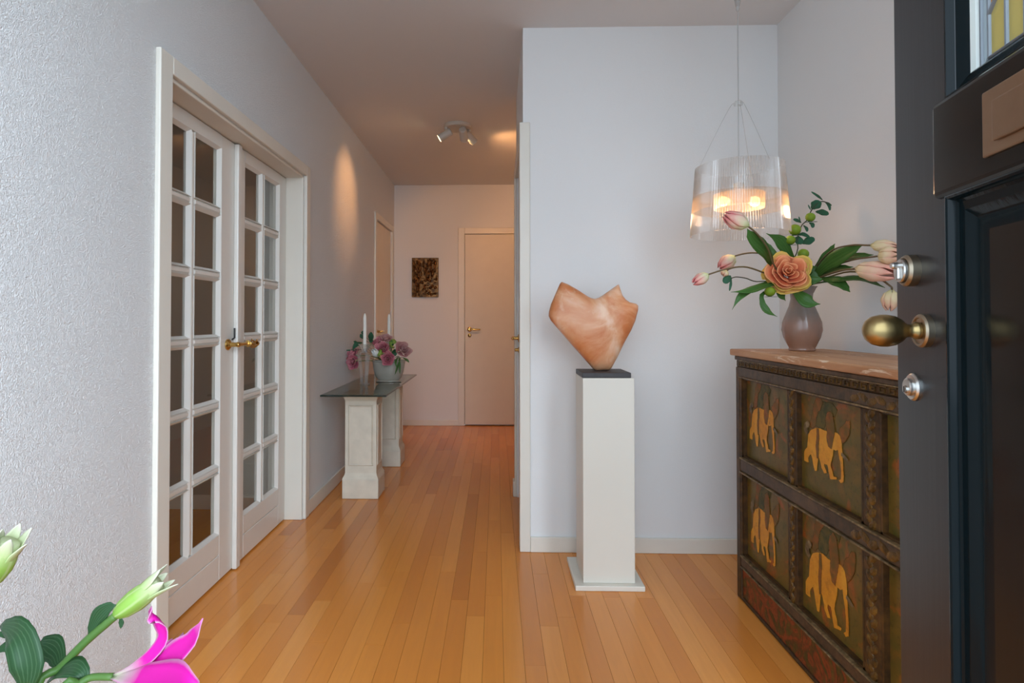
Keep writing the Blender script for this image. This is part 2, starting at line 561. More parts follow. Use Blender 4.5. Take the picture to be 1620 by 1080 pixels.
# vase: grey glaze above, brown below (the pot's own glaze)
t = NT('grey_brown_glaze')
tc = t.n('ShaderNodeTexCoord').outputs['Object']
sp = t.n('ShaderNodeSeparateXYZ')
t.l(tc, sp.inputs[0])
mr = t.n('ShaderNodeMapRange')
mr.inputs[1].default_value = 0.0; mr.inputs[2].default_value = 0.24
t.l(sp.outputs[2], mr.inputs[0])
ns = t.noise(tc, 25, 4)
c = t.ramp(mr.outputs[0], [(0.0, (0.32, 0.16, 0.10)), (0.42, (0.27, 0.155, 0.115)), (0.62, (0.20, 0.165, 0.145)), (1.0, (0.25, 0.21, 0.185))])
t.base(t.mix(t.ramp(ns, [(0.3, (0.25, 0.25, 0.25)), (0.7, (0, 0, 0))]), c, (0.18, 0.11, 0.08)))
t.set(Roughness=0.16)
M['vase'] = t.m

# plants: colours run along and across each petal or leaf (uv)
def petalmat(name, stops, side=None, rough=0.5, trans=0.25, noise=0.0, ring=None):
    t = NT(name)
    uv = t.n('ShaderNodeTexCoord').outputs['UV']
    sp = t.n('ShaderNodeSeparateXYZ')
    t.l(uv, sp.inputs[0])
    f = sp.outputs[1]
    if noise:
        ns = t.noise(t.coord('Object'), 40, 3)
        ma = t.n('ShaderNodeMath', operation='MULTIPLY_ADD')
        t.l(ns, ma.inputs[0]); ma.inputs[1].default_value = noise
        t.l(f, ma.inputs[2])
        m2 = t.n('ShaderNodeMath', operation='SUBTRACT')
        t.l(ma.outputs[0], m2.inputs[0]); m2.inputs[1].default_value = noise / 2
        f = m2.outputs[0]
    c = t.ramp(f, stops)
    if side:
        col, a, b = side                         # colour towards the edges
        ab = t.n('ShaderNodeMath', operation='SUBTRACT')
        t.l(sp.outputs[0], ab.inputs[0]); ab.inputs[1].default_value = 0.5
        aa = t.n('ShaderNodeMath', operation='ABSOLUTE')
        t.l(ab.outputs[0], aa.inputs[0])
        c = t.mix(t.ramp(aa.outputs[0], [(a, (0, 0, 0)), (b, (1, 1, 1))]), c, col)
    if ring:                                     # lengthwise veins
        wv = t.n('ShaderNodeMath', operation='MULTIPLY')
        t.l(sp.outputs[0], wv.inputs[0]); wv.inputs[1].default_value = ring[0]
        si = t.n('ShaderNodeMath', operation='SINE')
        t.l(wv.outputs[0], si.inputs[0])
        c = t.mix(t.ramp(si.outputs[0], [(0.55, (0, 0, 0)), (1.0, (0.55, 0.55, 0.55))]), c, ring[1])
    t.base(c)
    t.set(Roughness=rough)
    t.p.inputs['Specular IOR Level'].default_value = 0.22
    t.p.inputs['Subsurface Weight'].default_value = trans * .4
    t.p.inputs['Subsurface Radius'].default_value = (0.01, 0.01, 0.005)
    return t.m
M['leaf'] = petalmat('glossy_green_leaf', [(0, (0.03, 0.075, 0.012)), (0.6, (0.04, 0.105, 0.018)), (1, (0.05, 0.13, 0.025))], rough=0.38, trans=0.05, noise=0.6, ring=(31.0, (0.07, 0.16, 0.035)))
M['leaf_blue'] = petalmat('eucalyptus_leaf', [(0, (0.02, 0.06, 0.022)), (1, (0.022, 0.10, 0.05))], rough=0.5, trans=0.05, noise=0.4)
M['lily_leaf'] = petalmat('veined_lily_leaf', [(0, (0.014, 0.047, 0.014)), (1, (0.017, 0.055, 0.019))], rough=0.4, trans=0.05, ring=(44.0, (0.055, 0.110, 0.050)))
M['stem'] = petalmat('brown_green_stem', [(0, (0.10, 0.085, 0.03)), (1, (0.14, 0.095, 0.05))], rough=0.5, trans=0)
M['twig'] = petalmat('dark_green_twig', [(0, (0.03, 0.04, 0.015)), (1, (0.05, 0.045, 0.025))], rough=0.6, trans=0)
M['green_stem'] = petalmat('fresh_green_stem', [(0, (0.039, 0.104, 0.019)), (1, (0.072, 0.143, 0.033))], rough=0.4, trans=0)
M['berry'] = petalmat('lime_green_berry', [(0, (0.10, 0.16, 0.01)), (1, (0.25, 0.36, 0.03))], rough=0.45, trans=0.1)
M['tulip_pink'] = petalmat('pink_cream_tulip_petal', [(0, (0.50, 0.62, 0.26)), (0.3, (0.66, 0.62, 0.40)), (0.6, (0.72, 0.46, 0.36)), (1.0, (0.62, 0.16, 0.16))], rough=0.5, noise=0.5)
M['tulip_cream'] = petalmat('cream_tulip_petal', [(0, (0.62, 0.56, 0.28)), (0.5, (0.74, 0.58, 0.36)), (1.0, (0.74, 0.40, 0.28))], rough=0.5, noise=0.7)
M['tulip_open'] = petalmat('peach_pink_tulip_petal', [(0, (0.72, 0.62, 0.34)), (0.35, (0.80, 0.60, 0.42)), (1.0, (0.80, 0.36, 0.28))], rough=0.5, noise=0.6)
M['rose_inner'] = petalmat('coral_rose_petal', [(0, (0.46, 0.07, 0.05)), (0.6, (0.70, 0.19, 0.085)), (1.0, (0.84, 0.36, 0.17))], rough=0.5, noise=0.3)
M['rose_outer'] = petalmat('apricot_rose_petal', [(0, (0.62, 0.36, 0.05)), (0.5, (0.72, 0.38, 0.10)), (0.8, (0.82, 0.46, 0.17)), (1.0, (0.70, 0.50, 0.10))], rough=0.5, noise=0.4)
M['rose_pink'] = petalmat('dusty_pink_rose_petal', [(0, (0.24, 0.045, 0.07)), (0.5, (0.42, 0.10, 0.14)), (1.0, (0.60, 0.24, 0.26))], rough=0.55, noise=0.4)
M['rose_pale'] = petalmat('pale_mauve_rose_petal', [(0, (0.30, 0.10, 0.11)), (0.5, (0.46, 0.20, 0.20)), (1.0, (0.55, 0.33, 0.30))], rough=0.55, noise=0.4)
M['white_petal'] = petalmat('white_petal', [(0, (0.4, 0.45, 0.28)), (0.5, (0.6, 0.6, 0.55)), (1.0, (0.66, 0.65, 0.62))], rough=0.55)
M['hydrangea'] = petalmat('lime_floret', [(0, (0.12, 0.2, 0.03)), (1.0, (0.30, 0.40, 0.08))], rough=0.55)
M['lily'] = petalmat('magenta_lily_petal', [(0, (0.40, 0.42, 0.26)), (0.16, (0.48, 0.30, 0.34)), (0.30, (0.56, 0.005, 0.27)), (0.85, (0.52, 0.003, 0.25)), (1.0, (0.56, 0.14, 0.34))], side=((0.58, 0.26, 0.42), 0.38, 0.5), rough=0.5, noise=0.1, trans=0)
M['bud'] = petalmat('green_white_lily_bud', [(0, (0.145, 0.277, 0.033)), (0.45, (0.224, 0.370, 0.066)), (0.72, (0.409, 0.462, 0.238)), (1.0, (0.528, 0.502, 0.409))], rough=0.45, ring=(38.0, (0.409, 0.488, 0.224)))

# ------------------------------------------------------------------ the setting
XL, XR, YB, YC, ZC = -1.125, 1.41, 6.40, 2.95, 2.638
YF = 0.10                                    # plane of the open front
XH = 0.135                                   # hall side of the wall behind the plinth
def struct(name, mb, mat, label, cat, **kw):
    return tag(mb.build(name, mat, **kw), label, cat, kind='structure')

fl = struct('floor', B(-1.34, XR + .1, YF, YB + .1, -0.06, -0.014), M['subfloor'], 'honey orange strip wood floor running down the hallway', 'floor')
unit = B(-.5, .5, -.5, .5, -1, 0).build('plank', M['wood'])
um = unit.data
bpy.data.objects.remove(unit)
PW = 0.0705
row = 0
x = -1.245
while x < XR + 0.02:
    y1 = YB + 0.02 if x + PW / 2 < XH + 0.02 else YC + 0.0
    if x + PW / 2 >= XH + 0.02 and x < 0.62:
        y1 = YC
    y = YF - random.random() * 0.6
    while y < y1:
        L = random.choice((0.45, 0.7, 0.9, 1.1, 1.3, 1.6)) + random.random() * 0.2
        if y1 - (y + L) < 0.12:
            L = y1 - y + .001
        a, b = max(y, YF), min(y + L, y1)
        if b - a > 0.05:
            p = bpy.data.objects.new('plank', um)
            p.location = (x + PW / 2, (a + b) / 2, random.uniform(-0.0004, 0))
            p.scale = (PW - 0.0009, b - a - 0.0009, 0.014)
            COL.objects.link(p)
            p.parent = fl
        y += L
    x += PW
# boards of the recess at the end of the hall, behind the corner
for k in range(7):
    p = bpy.data.objects.new('plank', um)
    p.location = (XH + 0.03 + PW * (k + .5), (3.94 + YB) / 2, 0)
    p.scale = (PW - 0.0009, YB - 3.94, 0.014)
    COL.objects.link(p); p.parent = fl

D1 = (1.965, 3.385, 2.0)                     # french door opening: y0, y1, top
D4 = (5.43, 6.23, 2.10)                      # far door in the left wall
wl = MB()
wl.box(XL - .2, XL, YF, D1[0], 0, ZC).box(XL - .2, XL, D1[0], D1[1], D1[2], ZC).box(XL - .2, XL, D1[1], D4[0], 0, ZC)
wl.box(XL - .2, XL, D4[0], D4[1], D4[2], ZC).box(XL - .2, XL, D4[1], YB + .15, 0, ZC).box(XL - .2, XL - .1, D4[0], D4[1], 0, D4[2])
struct('wall_left', wl, M['wall'], 'long white stucco wall on the left with the glazed double doors', 'wall')
wb = MB()
BD = (-0.348, 0.482, 2.097)
wb.box(XL, BD[0], YB, YB + .15, 0, ZC).box(BD[0], BD[1], YB, YB + .15, BD[2], ZC).box(BD[1], 0.75, YB, YB + .15, 0, ZC).box(BD[0], BD[1], YB + .08, YB + .15, -.05, BD[2])
struct('wall_back', wb, M['wall_smooth'], 'white end wall of the hallway around the closed cream door', 'wall')
wc = MB()
HD = (3.03, 3.84, 2.09)
wc.box(XH + .07, XR + .15, YC, 3.93, 0, ZC).box(XH, XH + .07, YC, HD[0], 0, ZC).box(XH, XH + .07, HD[1], 3.93, 0, ZC).box(XH, XH + .07, HD[0], HD[1], HD[2], ZC)
struct('wall_center', wc, M['wall_smooth'], 'white wall behind the sculpture plinth and pendant lamp', 'wall')
struct('wall_right', B(XR, XR + .15, YF, YC, 0, ZC), M['wall_smooth'], 'white side wall behind the painted chest and the front door', 'wall')
struct('wall_far_right', B(0.62, 0.75, 3.93, YB, 0, ZC), M['wall_smooth'], 'white side wall of the hallway recess beyond the corner', 'wall')
struct('ceiling', B(XL - .2, XR + .15, YF, YB + .15, ZC, ZC + .1), M['ceiling'], 'plain painted ceiling above the hallway', 'ceiling')
# room behind the glazed doors
ra = MB()
RY = 3.56
ra.box(-4.0, -3.9, 0.4, RY + .1, 0, ZC).box(-3.9, XL - .2, RY, RY + .1, 0, ZC).box(-4.0, XL - .2, 0.3, RY + .1, ZC, ZC + .1)
ra.box(-3.9, -3.5, 0.3, 0.4, 0, ZC).box(-2.5, XL - .2, 0.3, 0.4, 0, ZC).box(-3.5, -2.5, 0.3, 0.4, 0, 1.2).box(-3.5, -2.5, 0.3, 0.4, 2.0, ZC)  # unseen window opening, added to let daylight into this room
struct('wall_next_room', ra, M['taupe'], 'walls of the dim room seen through the glazed doors', 'wall')
struct('baseboard_next_room', B(-3.9, XL - .2, RY - .014, RY, 0, .085), M['trim'], 'skirting board in the dim room seen through the lowest panes', 'baseboard')
struct('floor_next_room', B(-4.0, XL - .12, 0.3, 3.66, -0.06, -0.001), M['wood'], 'wooden floor of the dim room behind the glazed doors', 'floor')
struct('ground', B(-8, 8, -9, YF, -0.12, -0.04), M['paving'], 'unseen grey paving outside the front door, added to block light from below', 'ground')  # unseen slab added to keep sky light from shining up inside

# baseboards
bb = 0.075
def base(n, a, label, sub=None):
    return struct('baseboard_' + n, a, M['trim'], label, 'baseboard', bevel=0.003)
base('left', B(XL, XL + .013, D1[1] + .066, D4[0] - .07, 0, .085), 'cream skirting board behind the glass console table')
base('back', B(XL, BD[0] - .07, YB - .013, YB, 0, .06), 'cream skirting board under the bronze relief')
base('center', B(XH + .035, XR, YC - .014, YC, 0, bb), 'cream skirting board behind the sculpture plinth')
base('right', B(XR - .014, XR, 0.4, YC - .014, 0, bb), 'cream skirting board behind the painted chest')

# door casings
def casing(n, pieces, label):
    r = thing('trim_%d' % n, label, 'door casing', pieces[0][:1] and (pieces[0][0], pieces[0][2], 0), kind='structure')
    for p in pieces:
        B(*p).build('casing_board', M['trim'], r, bevel=0.004)
    return r
c0, c1 = XL - .001, XL + .018
casing(1, [(c0, c1, D1[0] - .075, D1[0], 0, D1[2] + .062), (c0, c1, D1[1], D1[1] + .065, 0, D1[2] + .062), (c0, c1, D1[0], D1[1], D1[2], D1[2] + .062),
           (XL - .2, c0, D1[0] - .002, D1[0] + .014, 0, D1[2] + .001), (XL - .2, c0, D1[1] - .014, D1[1] + .002, 0, D1[2] + .001), (XL - .2, c0, D1[0], D1[1], D1[2] - .014, D1[2] + .002)],
       'cream casing around the glazed double doors')
casing(2, [(BD[0] - .07, BD[0], YB - .016, YB, 0, BD[2] + .065), (BD[1], BD[1] + .07, YB - .016, YB, 0, BD[2] + .065), (BD[0], BD[1], YB - .016, YB, BD[2], BD[2] + .065)],
       'cream casing around the closed door at the end of the hallway')
casing(3, [(XH - .018, XH + .035, YC - .012, HD[0], 0, HD[2] + .065), (XH - .016, XH, HD[1], HD[1] + .07, 0, HD[2] + .0), (XH - .016, XH, HD[0], HD[1] + .07, HD[2], HD[2] + .065),
           (XH - .026, XH, HD[1] + .005, HD[1] + .09, 0, .10)],
       'cream casing on the wall corner left of the plinth')
casing(4, [(c0, c1 - .004, D4[0] - .07, D4[0], 0, D4[2] + .06), (c0, c1 - .004, D4[1], D4[1] + .07, 0, D4[2] + .06), (c0, c1 - .004, D4[0], D4[1], D4[2], D4[2] + .06)],
       'cream casing around the far door in the left wall')

# lever handle on a round rosette; e: along the lever, n: out of the door
def lever(parent, c, e, n, mat, length=0.11, ros=0.026, r=0.008):
    c, e, n = V(c), V(e).normalized(), V(n).normalized()
    h = MB().lathe([(ros, 0), (ros, .006), (ros * .8, .009), (.011, .010), (.010, .03), (.011, .045), (.009, .05)], c, n, 20).build('door_handle', mat, parent, smooth='sharp')
    MB().tube([c + n * .042, c + n * .046 + e * .02, c + n * .046 + e * length * .6, c + n * .044 + e * length], lambda t: r * (1 + .25 * math.sin(t * 3.14)), 10, 12).build('lever', mat, h, smooth=True)
    return h

# glazed french doors
XD = -1.225                                  # hall face of the leaves
def french(n, y0, y1, s0, s1, label, astragal, near):
    r = thing('door_%d' % n, label, 'door', (XD, (y0 + y1) / 2, 0), kind='structure')
    xa, xb = XD - .04, XD
    zb, zt = 0.21, 1.925
    top = D1[2] - .018
    m = M['door_white']
    B(xa, xb, y0, y0 + s0, .008, top).build('stile', m, r, bevel=.003)
    B(xa, xb, y1 - s1, y1, .008, top).build('stile', m, r, bevel=.003)
    B(xa, xb, y0 + s0, y1 - s1, zt, top).build('rail', m, r)
    B(xa, xb, y0 + s0, y1 - s1, .008, .118).build('rail', m, r, bevel=.003)
    B(xa, xb, y0 + s0, y1 - s1, .122, zb).build('rail', m, r, bevel=.003)
    B(xa, xb - .006, y0 + s0, y1 - s1, .116, .124).build('groove', m, r)
    mw = .03
    g0, g1 = y0 + s0, y1 - s1
    yc = (g0 + g1) / 2
    B(xa, xb - .002, yc - mw / 2, yc + mw / 2, zb, zt).build('muntin', m, r, bevel=.009, seg=1)
    pitch = (zt - zb) / 6
    cols = ((g0, yc - mw / 2), (yc + mw / 2, g1))
    for k in range(6):
        for a, b in cols:
            za, zc = zb + pitch * k + (mw / 2 if k else 0), zb + pitch * (k + 1) - (mw / 2 if k < 5 else 0)
            B(XD - .022, XD - .018, a, b, za, zc).build('pane', M['pane'], r)
            if k:
                B(xa, xb - .002, a, b, zb + pitch * k - mw / 2, zb + pitch * k + mw / 2).build('muntin', m, r, bevel=.009, seg=1)
            # chamfered glazing beads round each pane
            q = .012
            bd = MB()
            for (ya, yb, z0, z1, dy, dz) in ((a, a, za, zc, q, 0), (b, b, za, zc, -q, 0)):
                bd.add([(xb - .001, ya, z0), (xb - .001, ya, z1), (XD - .018, ya + dy, z1 - q), (XD - .018, ya + dy, z0 + q), (XD - .018, ya, z0), (XD - .018, ya, z1)], [(0, 1, 2, 3), (0, 4, 5, 1), (4, 3, 2, 5), (0, 3, 4), (1, 5, 2)])
            for (z0, dz) in ((za, q), (zc, -q)):
                bd.add([(xb - .001, a, z0), (xb - .001, b, z0), (XD - .018, b - q, z0 + dz), (XD - .018, a + q, z0 + dz), (XD - .018, a, z0), (XD - .018, b, z0)], [(0, 1, 2, 3), (0, 4, 5, 1), (4, 3, 2, 5), (0, 3, 4), (1, 5, 2)])
            bd.build('glazing_bead', m, r)
    if astragal:
        B(XD, XD + .022, y0 - .012, y0 + .03, .004, top - .002).build('cover_strip', m, r, bevel=.005)
    return r
d1 = french(1, 1.982, 2.698, .105, .13, 'near leaf of the white glazed double doors, with the brass lever handle', False, True)
d2 = french(2, 2.703, 3.368, .11, .10, 'far leaf of the white glazed double doors, nearer the console table', True, False)
# lever on the near leaf, twisted cage handle towards the far leaf
hc = V((XD, 2.635, 1.045))
h = MB().lathe([(.026, 0), (.026, .006), (.020, .012), (.011, .016), (.010, .04), (.013, .05), (.011, .056)], hc, (1, 0, 0), 20).build('door_handle', M['brass'], d1, smooth='sharp')
MB().tube([hc + V((.048, 0, 0)), hc + V((.05, .03, 0)), hc + V((.05, .10, 0))], .0095, 12, 8).build('lever', M['brass'], h, smooth=True)
kn = hc + V((.05, .115, 0))
MB().lathe([(.008, -.012), (.016, -.010), (.014, -.004), (.007, .006), (.009, .012), (.006, .018)], kn, (0, 1, 0), 14).build('ferrule', M['brass'], h, smooth='sharp')
for k in range(5):
    pts = [kn + V((math.cos(k * 1.2566 + 1.6 * t) * .021 * math.sin(math.pi * min(1, t * 1.0)) ** .8, .015 + .085 * t, math.sin(k * 1.2566 + 1.6 * t) * .021 * math.sin(math.pi * min(1, t)) ** .8)) for t in [i / 10 for i in range(11)]]
    MB().tube(pts, .0035, 6).build('cage_bar', M['brass'], h, smooth=True)
MB().lathe([(.004, 0), (.006, .004), (.003, .016), (.0, .02)], kn + V((0, .098, 0)), (0, 1, 0), 10).build('finial', M['brass'], h, smooth=True)
MB().tube([hc + V((.0, .045, .02)), hc + V((.012, .045, .03)), hc + V((.012, .045, .075))], .004, 6).build('bolt', M['iron'], d1)
# the far side's handle seen through the pane
hb = V((XD - .04, 2.61, 1.045))
h2 = MB().lathe([(.024, 0), (.024, .006), (.010, .012), (.010, .045)], hb, (-1, 0, 0), 16).build('door_handle', M['brass'], d1, smooth='sharp')
MB().tube([hb + V((-.045, 0, 0)), hb + V((-.045, -.05, 0)), hb + V((-.045, -.13, 0))], .009, 10, 8).build('lever', M['brass'], h2, smooth=True)

# plain doors
d3 = thing('door_3', 'closed cream flush door at the end of the hallway', 'door', (BD[0], YB, 0), kind='structure')
B(BD[0] + .003, BD[1] - .003, YB - .002, YB + .04, .012, BD[2] - .004).build('door_leaf', M['door_flat'], d3, bevel=.002)
lever(d3, (BD[0] + .055, YB - .002, 1.052), (1, 0, -.02), (0, -1, 0), M['brass'], .12)
MB().lathe([(.020, 0), (.020, .006), (.012, .009)], (BD[0] + .055, YB - .002, .985), (0, -1, 0), 16).build('keyhole_rosette', M['brass'], d3, smooth='sharp')
B(BD[0] + .052, BD[0] + .058, YB - .014, YB - .009, .972, .995).build('keyhole', M['iron'], d3)
d4 = thing('door_4', 'closed cream door in the left wall beyond the roses', 'door', (XL, D4[0], 0), kind='structure')
B(XL - .05, XL - .008, D4[0] + .003, D4[1] - .003, .012, D4[2] - .004).build('door_leaf', M['door_flat'], d4, bevel=.002)
lever(d4, (XL - .008, D4[0] + .08, 1.045), (0, 1, 0), (1, 0, 0), M['brass'], .12)
d5 = thing('door_5', 'door set in the hallway side of the corner wall, brass lever showing', 'door', (XH, HD[0], 0), kind='structure')
B(XH + .012, XH + .05, HD[0] + .003, HD[1] - .003, .012, HD[2] - .004).build('door_leaf', M['door_flat'], d5)
h = lever(d5, (XH + .012, HD[1] - .09, 1.04), (0, -1, 0), (-1, 0, 0), M['brass'], .12)
MB().lathe([(.020, 0), (.020, .006), (.010, .008), (.010, .026), (.006, .03)], (XH + .012, HD[1] - .09, .965), (-1, 0, 0), 16).build('key_rosette', M['brass'], d5, smooth='sharp')

# ------------------------------------------------------------------ open front door (local frame: x from lock edge to hinge, y into the leaf)
ANG = math.atan2(-.9815, -.1914)
fd = thing('door_6', 'open black gloss front door with brass knob and leaded glass', 'door', (.6978, 1.039, 0), ANG, kind='structure')
W, T = .93, .045
K, L_ = M['door_black'], dict(local=True)
B(0, .185, 0, T, .01, 2.28).build('stile', M['door_satin'], fd, True, bevel=.004)
B(W - .185, W, 0, T, .01, 2.28).build('stile', M['door_satin'], fd, True, bevel=.004)
B(.185, W - .185, 0, T, .01, .26).build('rail', K, fd, True)
B(.185, W - .185, 0, T, 1.34, 1.485).build('rail', K, fd, True)
B(.185, W - .185, 0, T, 2.12, 2.28).build('rail', K, fd, True)
B(.152, W - .152, -.016, .002, 1.338, 1.482).build('letter_board', K, fd, True, bevel=.010, seg=3)
B(.23, W - .23, .014, .034, .30, 1.30).build('panel', K, fd, True)
def moulding(parent, x0, x1, z0, z1, prof, mat, name='moulding'):
    """mitred frame; prof: (inset, y) pairs from outer to inner"""
    m = MB()
    rs = []
    for (i, y) in prof:
        rs.append([V((x0 + i, y, z0 + i)), V((x1 - i, y, z0 + i)), V((x1 - i, y, z1 - i)), V((x0 + i, y, z1 - i))])
    m.rings(rs + [rs[0]], cap=False)
    return m.build(name, mat, parent, True, smooth='sharp', angle=18)
moulding(fd, .172, W - .172, .25, 1.345, [(0, .004), (0, -.006), (.002, -.009), (.005, -.011), (.008, -.0115), (.011, -.010), (.013, -.006), (.014, -.001), (.018, .001), (.030, .002), (.034, .004), (.040, .008), (.048, .0115), (.056, .0132), (.062, .014), (.062, .02), (.02, .02)], M['door_teal'])
moulding(fd, .172, W - .172, 1.478, 2.135, [(0, .004), (0, -.005), (.003, -.008), (.007, -.008), (.010, -.004), (.012, .002), (.016, .004), (.026, .008), (.031, .012), (.031, .02), (.008, .02)], M['door_teal'])
moulding(fd, .202, W - .202, 1.489, 2.12, [(0, .014), (.0, .011), (.007, .014), (.010, .018), (.010, .024), (0, .024)], M['bead'], 'glazing_bead')
# leaded glass: border strips, straw panes and amber corner pieces, each a pane
lx0, lx1, lz0, lz1 = .2155, W - .2155, 1.499, 2.108
gy0, gy1 = .019, .023
bs = .0165                                    # border strip
gl = thing('leaded_light', None, None, (0, 0, 0)); del_keys = [k for k in gl.keys()]
gl.parent = fd
def pane(poly, mat):
    MB().prism(poly, (0, gy0, 0), (1, 0, 0), (0, 0, 1), (0, 1, 0), gy1 - gy0).build('pane', mat, gl, True)
def came(a, b, wd=.0058):
    a, b = V((a[0], 0, a[1])), V((b[0], 0, b[1]))
    d = (b - a).normalized(); n = V((-d.z, 0, d.x)) * wd / 2
    m = MB()
    m.rings([[p + n * k + V((0, y, 0)) for k, y in ((-1, gy0), (-.6, gy0 - .003), (0, gy0 - .004), (.6, gy0 - .003), (1, gy0), (1, gy1), (-1, gy1))] for p in (a, b)])
    m.build('lead_came', M['lead'], gl, True)
ix0, ix1, iz0, iz1 = lx0 + bs, lx1 - bs, lz0 + bs, lz1 - bs
pane([(lx0, lz0), (ix0, iz0), (ix0, iz1), (lx0, lz1)], M['hammered_glass'])
pane([(lx0, lz0), (lx1, lz0), (ix1, iz0), (ix0, iz0)], M['hammered_glass'])
pane([(lx1, lz0), (lx1, lz1), (ix1, iz1), (ix1, iz0)], M['hammered_glass'])
pane([(lx0, lz1), (ix0, iz1), (ix1, iz1), (lx1, lz1)], M['hammered_glass'])
NC, NR = 13, 6
cw, ch = (ix1 - ix0) / NC, (iz1 - iz0) / NR
for i in range(NC):
    for j in range(NR):
        a, b, c, d = ix0 + cw * i, ix0 + cw * (i + 1), iz0 + ch * j, iz0 + ch * (j + 1)
        if i in (0, NC - 1) and j in (0, NR - 1):
            k = .62
            if i == 0 and j == 0:
                pane([(a, c), (b, c), (b, d), (a, c + ch * k)], M['yellow_glass']); pane([(a, c + ch * k), (b, d), (a, d)], M['amber_glass']); came((a, c + ch * k), (b, d))
            else:
                pane([(a, c), (b, c), (b, d)], M['yellow_glass']); pane([(a, c), (b, d), (a, d)], M['amber_glass']); came((a, c), (b, d))
        else:
            pane([(a, c), (b, c), (b, d), (a, d)], M['amber_glass'] if (i + j) % 5 == 4 else M['yellow_glass'])
for i in range(NC + 1):
    came((ix0 + cw * i, iz0), (ix0 + cw * i, iz1))
for j in range(NR + 1):
    came((ix0, iz0 + ch * j), (ix1, iz0 + ch * j))
came((lx0, lz0), (lx0, lz1)); came((lx0, lz0), (lx1, lz0)); came((lx1, lz0), (lx1, lz1)); came((lx0, lz1), (lx1, lz1)); came((lx0, lz0), (ix0, iz0))
# letter plate
lp = B(.284, .284 + .30, -.0205, -.016, 1.366, 1.450).build('letter_plate', M['bronze'], fd, True, bevel=.0025)
B(.312, .584 - .028, -.0255, -.0205, 1.380, 1.432).build('letter_flap', M['bronze'], lp, True, bevel=.003)
# upper thumb-turn lock
lk = MB().lathe([(.026, 0), (.026, .012), (.023, .016), (.021, .0165), (.0205, .014)], (.062, 0, 1.240), (0, -1, 0), 28).build('lock_rosette', M['antique'], fd, True, smooth='sharp')
MB().lathe([(.0195, .012), (.0195, .020), (.018, .022)], (.062, 0, 1.240), (0, -1, 0), 24).build('lock_cylinder', M['steel'], lk, True, smooth='sharp')
B(.056, .068, -.027, -.020, 1.225, 1.245).build('thumb_turn', M['steel'], lk, True, bevel=.003)
MB().lathe([(.0055, .020), (.0055, .031), (.004, .033)], (.062, 0, 1.2485), (0, -1, 0), 14).build('pin', M['steel'], lk, True, smooth='sharp')
# egg knob
kr = MB().lathe([(.0265, 0), (.0265, .009), (.024, .012), (.021, .012), (.020, .010), (.012, .010)], (.100, 0, 1.142), (0, -1, 0), 32).build('knob_rosette', M['antique'], fd, True, smooth='sharp')
MB().lathe([(.013, .009), (.014, .016), (.011, .020), (.010, .026), (.0115, .030), (.018, .036), (.0235, .045), (.0258, .056), (.0255, .066), (.0225, .077), (.016, .085), (.008, .089), (0, .090)], (.100, 0, 1.142), (0, -1, 0), 36).build('door_knob', M['brass_dull'], kr, True, smooth=True)
# lower lock
l2 = MB().lathe([(.0225, 0), (.0225, .003), (.020, .006), (.0145, .0065), (.0145, .011), (.0125, .0125)], (.060, 0, 1.049), (0, -1, 0), 28).build('lock_rosette', M['steel'], fd, True, smooth='sharp')
MB().lathe([(.0065, .0115), (.0065, .0150), (.005, .0155)], (.060, 0, 1.045), (0, -1, 0), 16).build('lock_core', M['steel'], l2, True, smooth='sharp')
B(.0593, .0607, -.0162, -.0150, 1.040, 1.050).build('keyhole', M['iron'], l2, True)

# ------------------------------------------------------------------ sculpture plinth, plate and stone heart
px0, px1, py0, py1 = .374, .592, 2.555, 2.775
pl = thing('sculpture_plinth', 'tall cream square plinth on a flat base, in front of the white wall', 'plinth', ((px0 + px1) / 2, (py0 + py1) / 2, 0))
B(.338, .634, 2.525, 2.835, 0, .022).build('base', M['plinth'], pl, bevel=.003)
B(px0 + .001, px1 + .006, py0, py1, .022, .905).build('column', M['plinth'], pl, bevel=.0025)
B(px0, px1 - .006, py0 + .006, py1 - .006, .905, .928).build('sculpture_plate', M['slate'], bevel=.003)
tag(bpy.data.objects['sculpture_plate'], 'thin dark slate plate on top of the cream plinth under the stone heart', 'plate')
hp = [(82, 38), (100, 45), (130, 62), (160, 82), (176, 91), (188, 93), (200, 90), (215, 81), (242, 62), (262, 48), (268, 46), (271, 56), (280, 82), (290, 95), (303, 104), (325, 109), (332, 116), (331, 130), (322, 165), (308, 197), (285, 240), (264, 286), (245, 322), (236, 329), (193, 329), (184, 324), (150, 285), (110, 240), (75, 200), (44, 164), (37, 150), (38, 135), (45, 110), (60, 75), (74, 44), (78, 39)]
out = []
for (a, b) in hp:
    p = at(850 + a / 2.075, 430 + b / 2.075, 2.655)
    out.append((p.x, p.z))
cx, cz = .445, 1.13
zmin = min(p[1] for p in out)
out = [(x_, .9285 + (z_ - zmin)) for x_, z_ in out]
rings = []
prof = [(0.02, -.050), (.3, -.050), (.6, -.047), (.8, -.041), (.92, -.031), (.975, -.018), (1, 0.0), (.975, .018), (.92, .031), (.8, .041), (.6, .047), (.3, .05), (.02, .05)]
for s_, yy in prof:
    ring = []
    for x_, z_ in out:
        X, Z = cx + (x_ - cx) * s_, cz + (z_ - cz) * s_
        th = .62 + .38 * min(1, max(0, (1.32 - Z) / .2))
        ring.append(V((X, 2.665 + yy * th + .05 * (X - cx) * (1 if X > cx else -.4) - .02 * math.sin((Z - .93) * 6), Z)))
    rings.append(ring)
hs = MB().rings(rings).build('stone_heart', M['alabaster'], smooth=True)
tag(hs, 'orange veined alabaster heart sculpture standing on the plinth', 'sculpture')

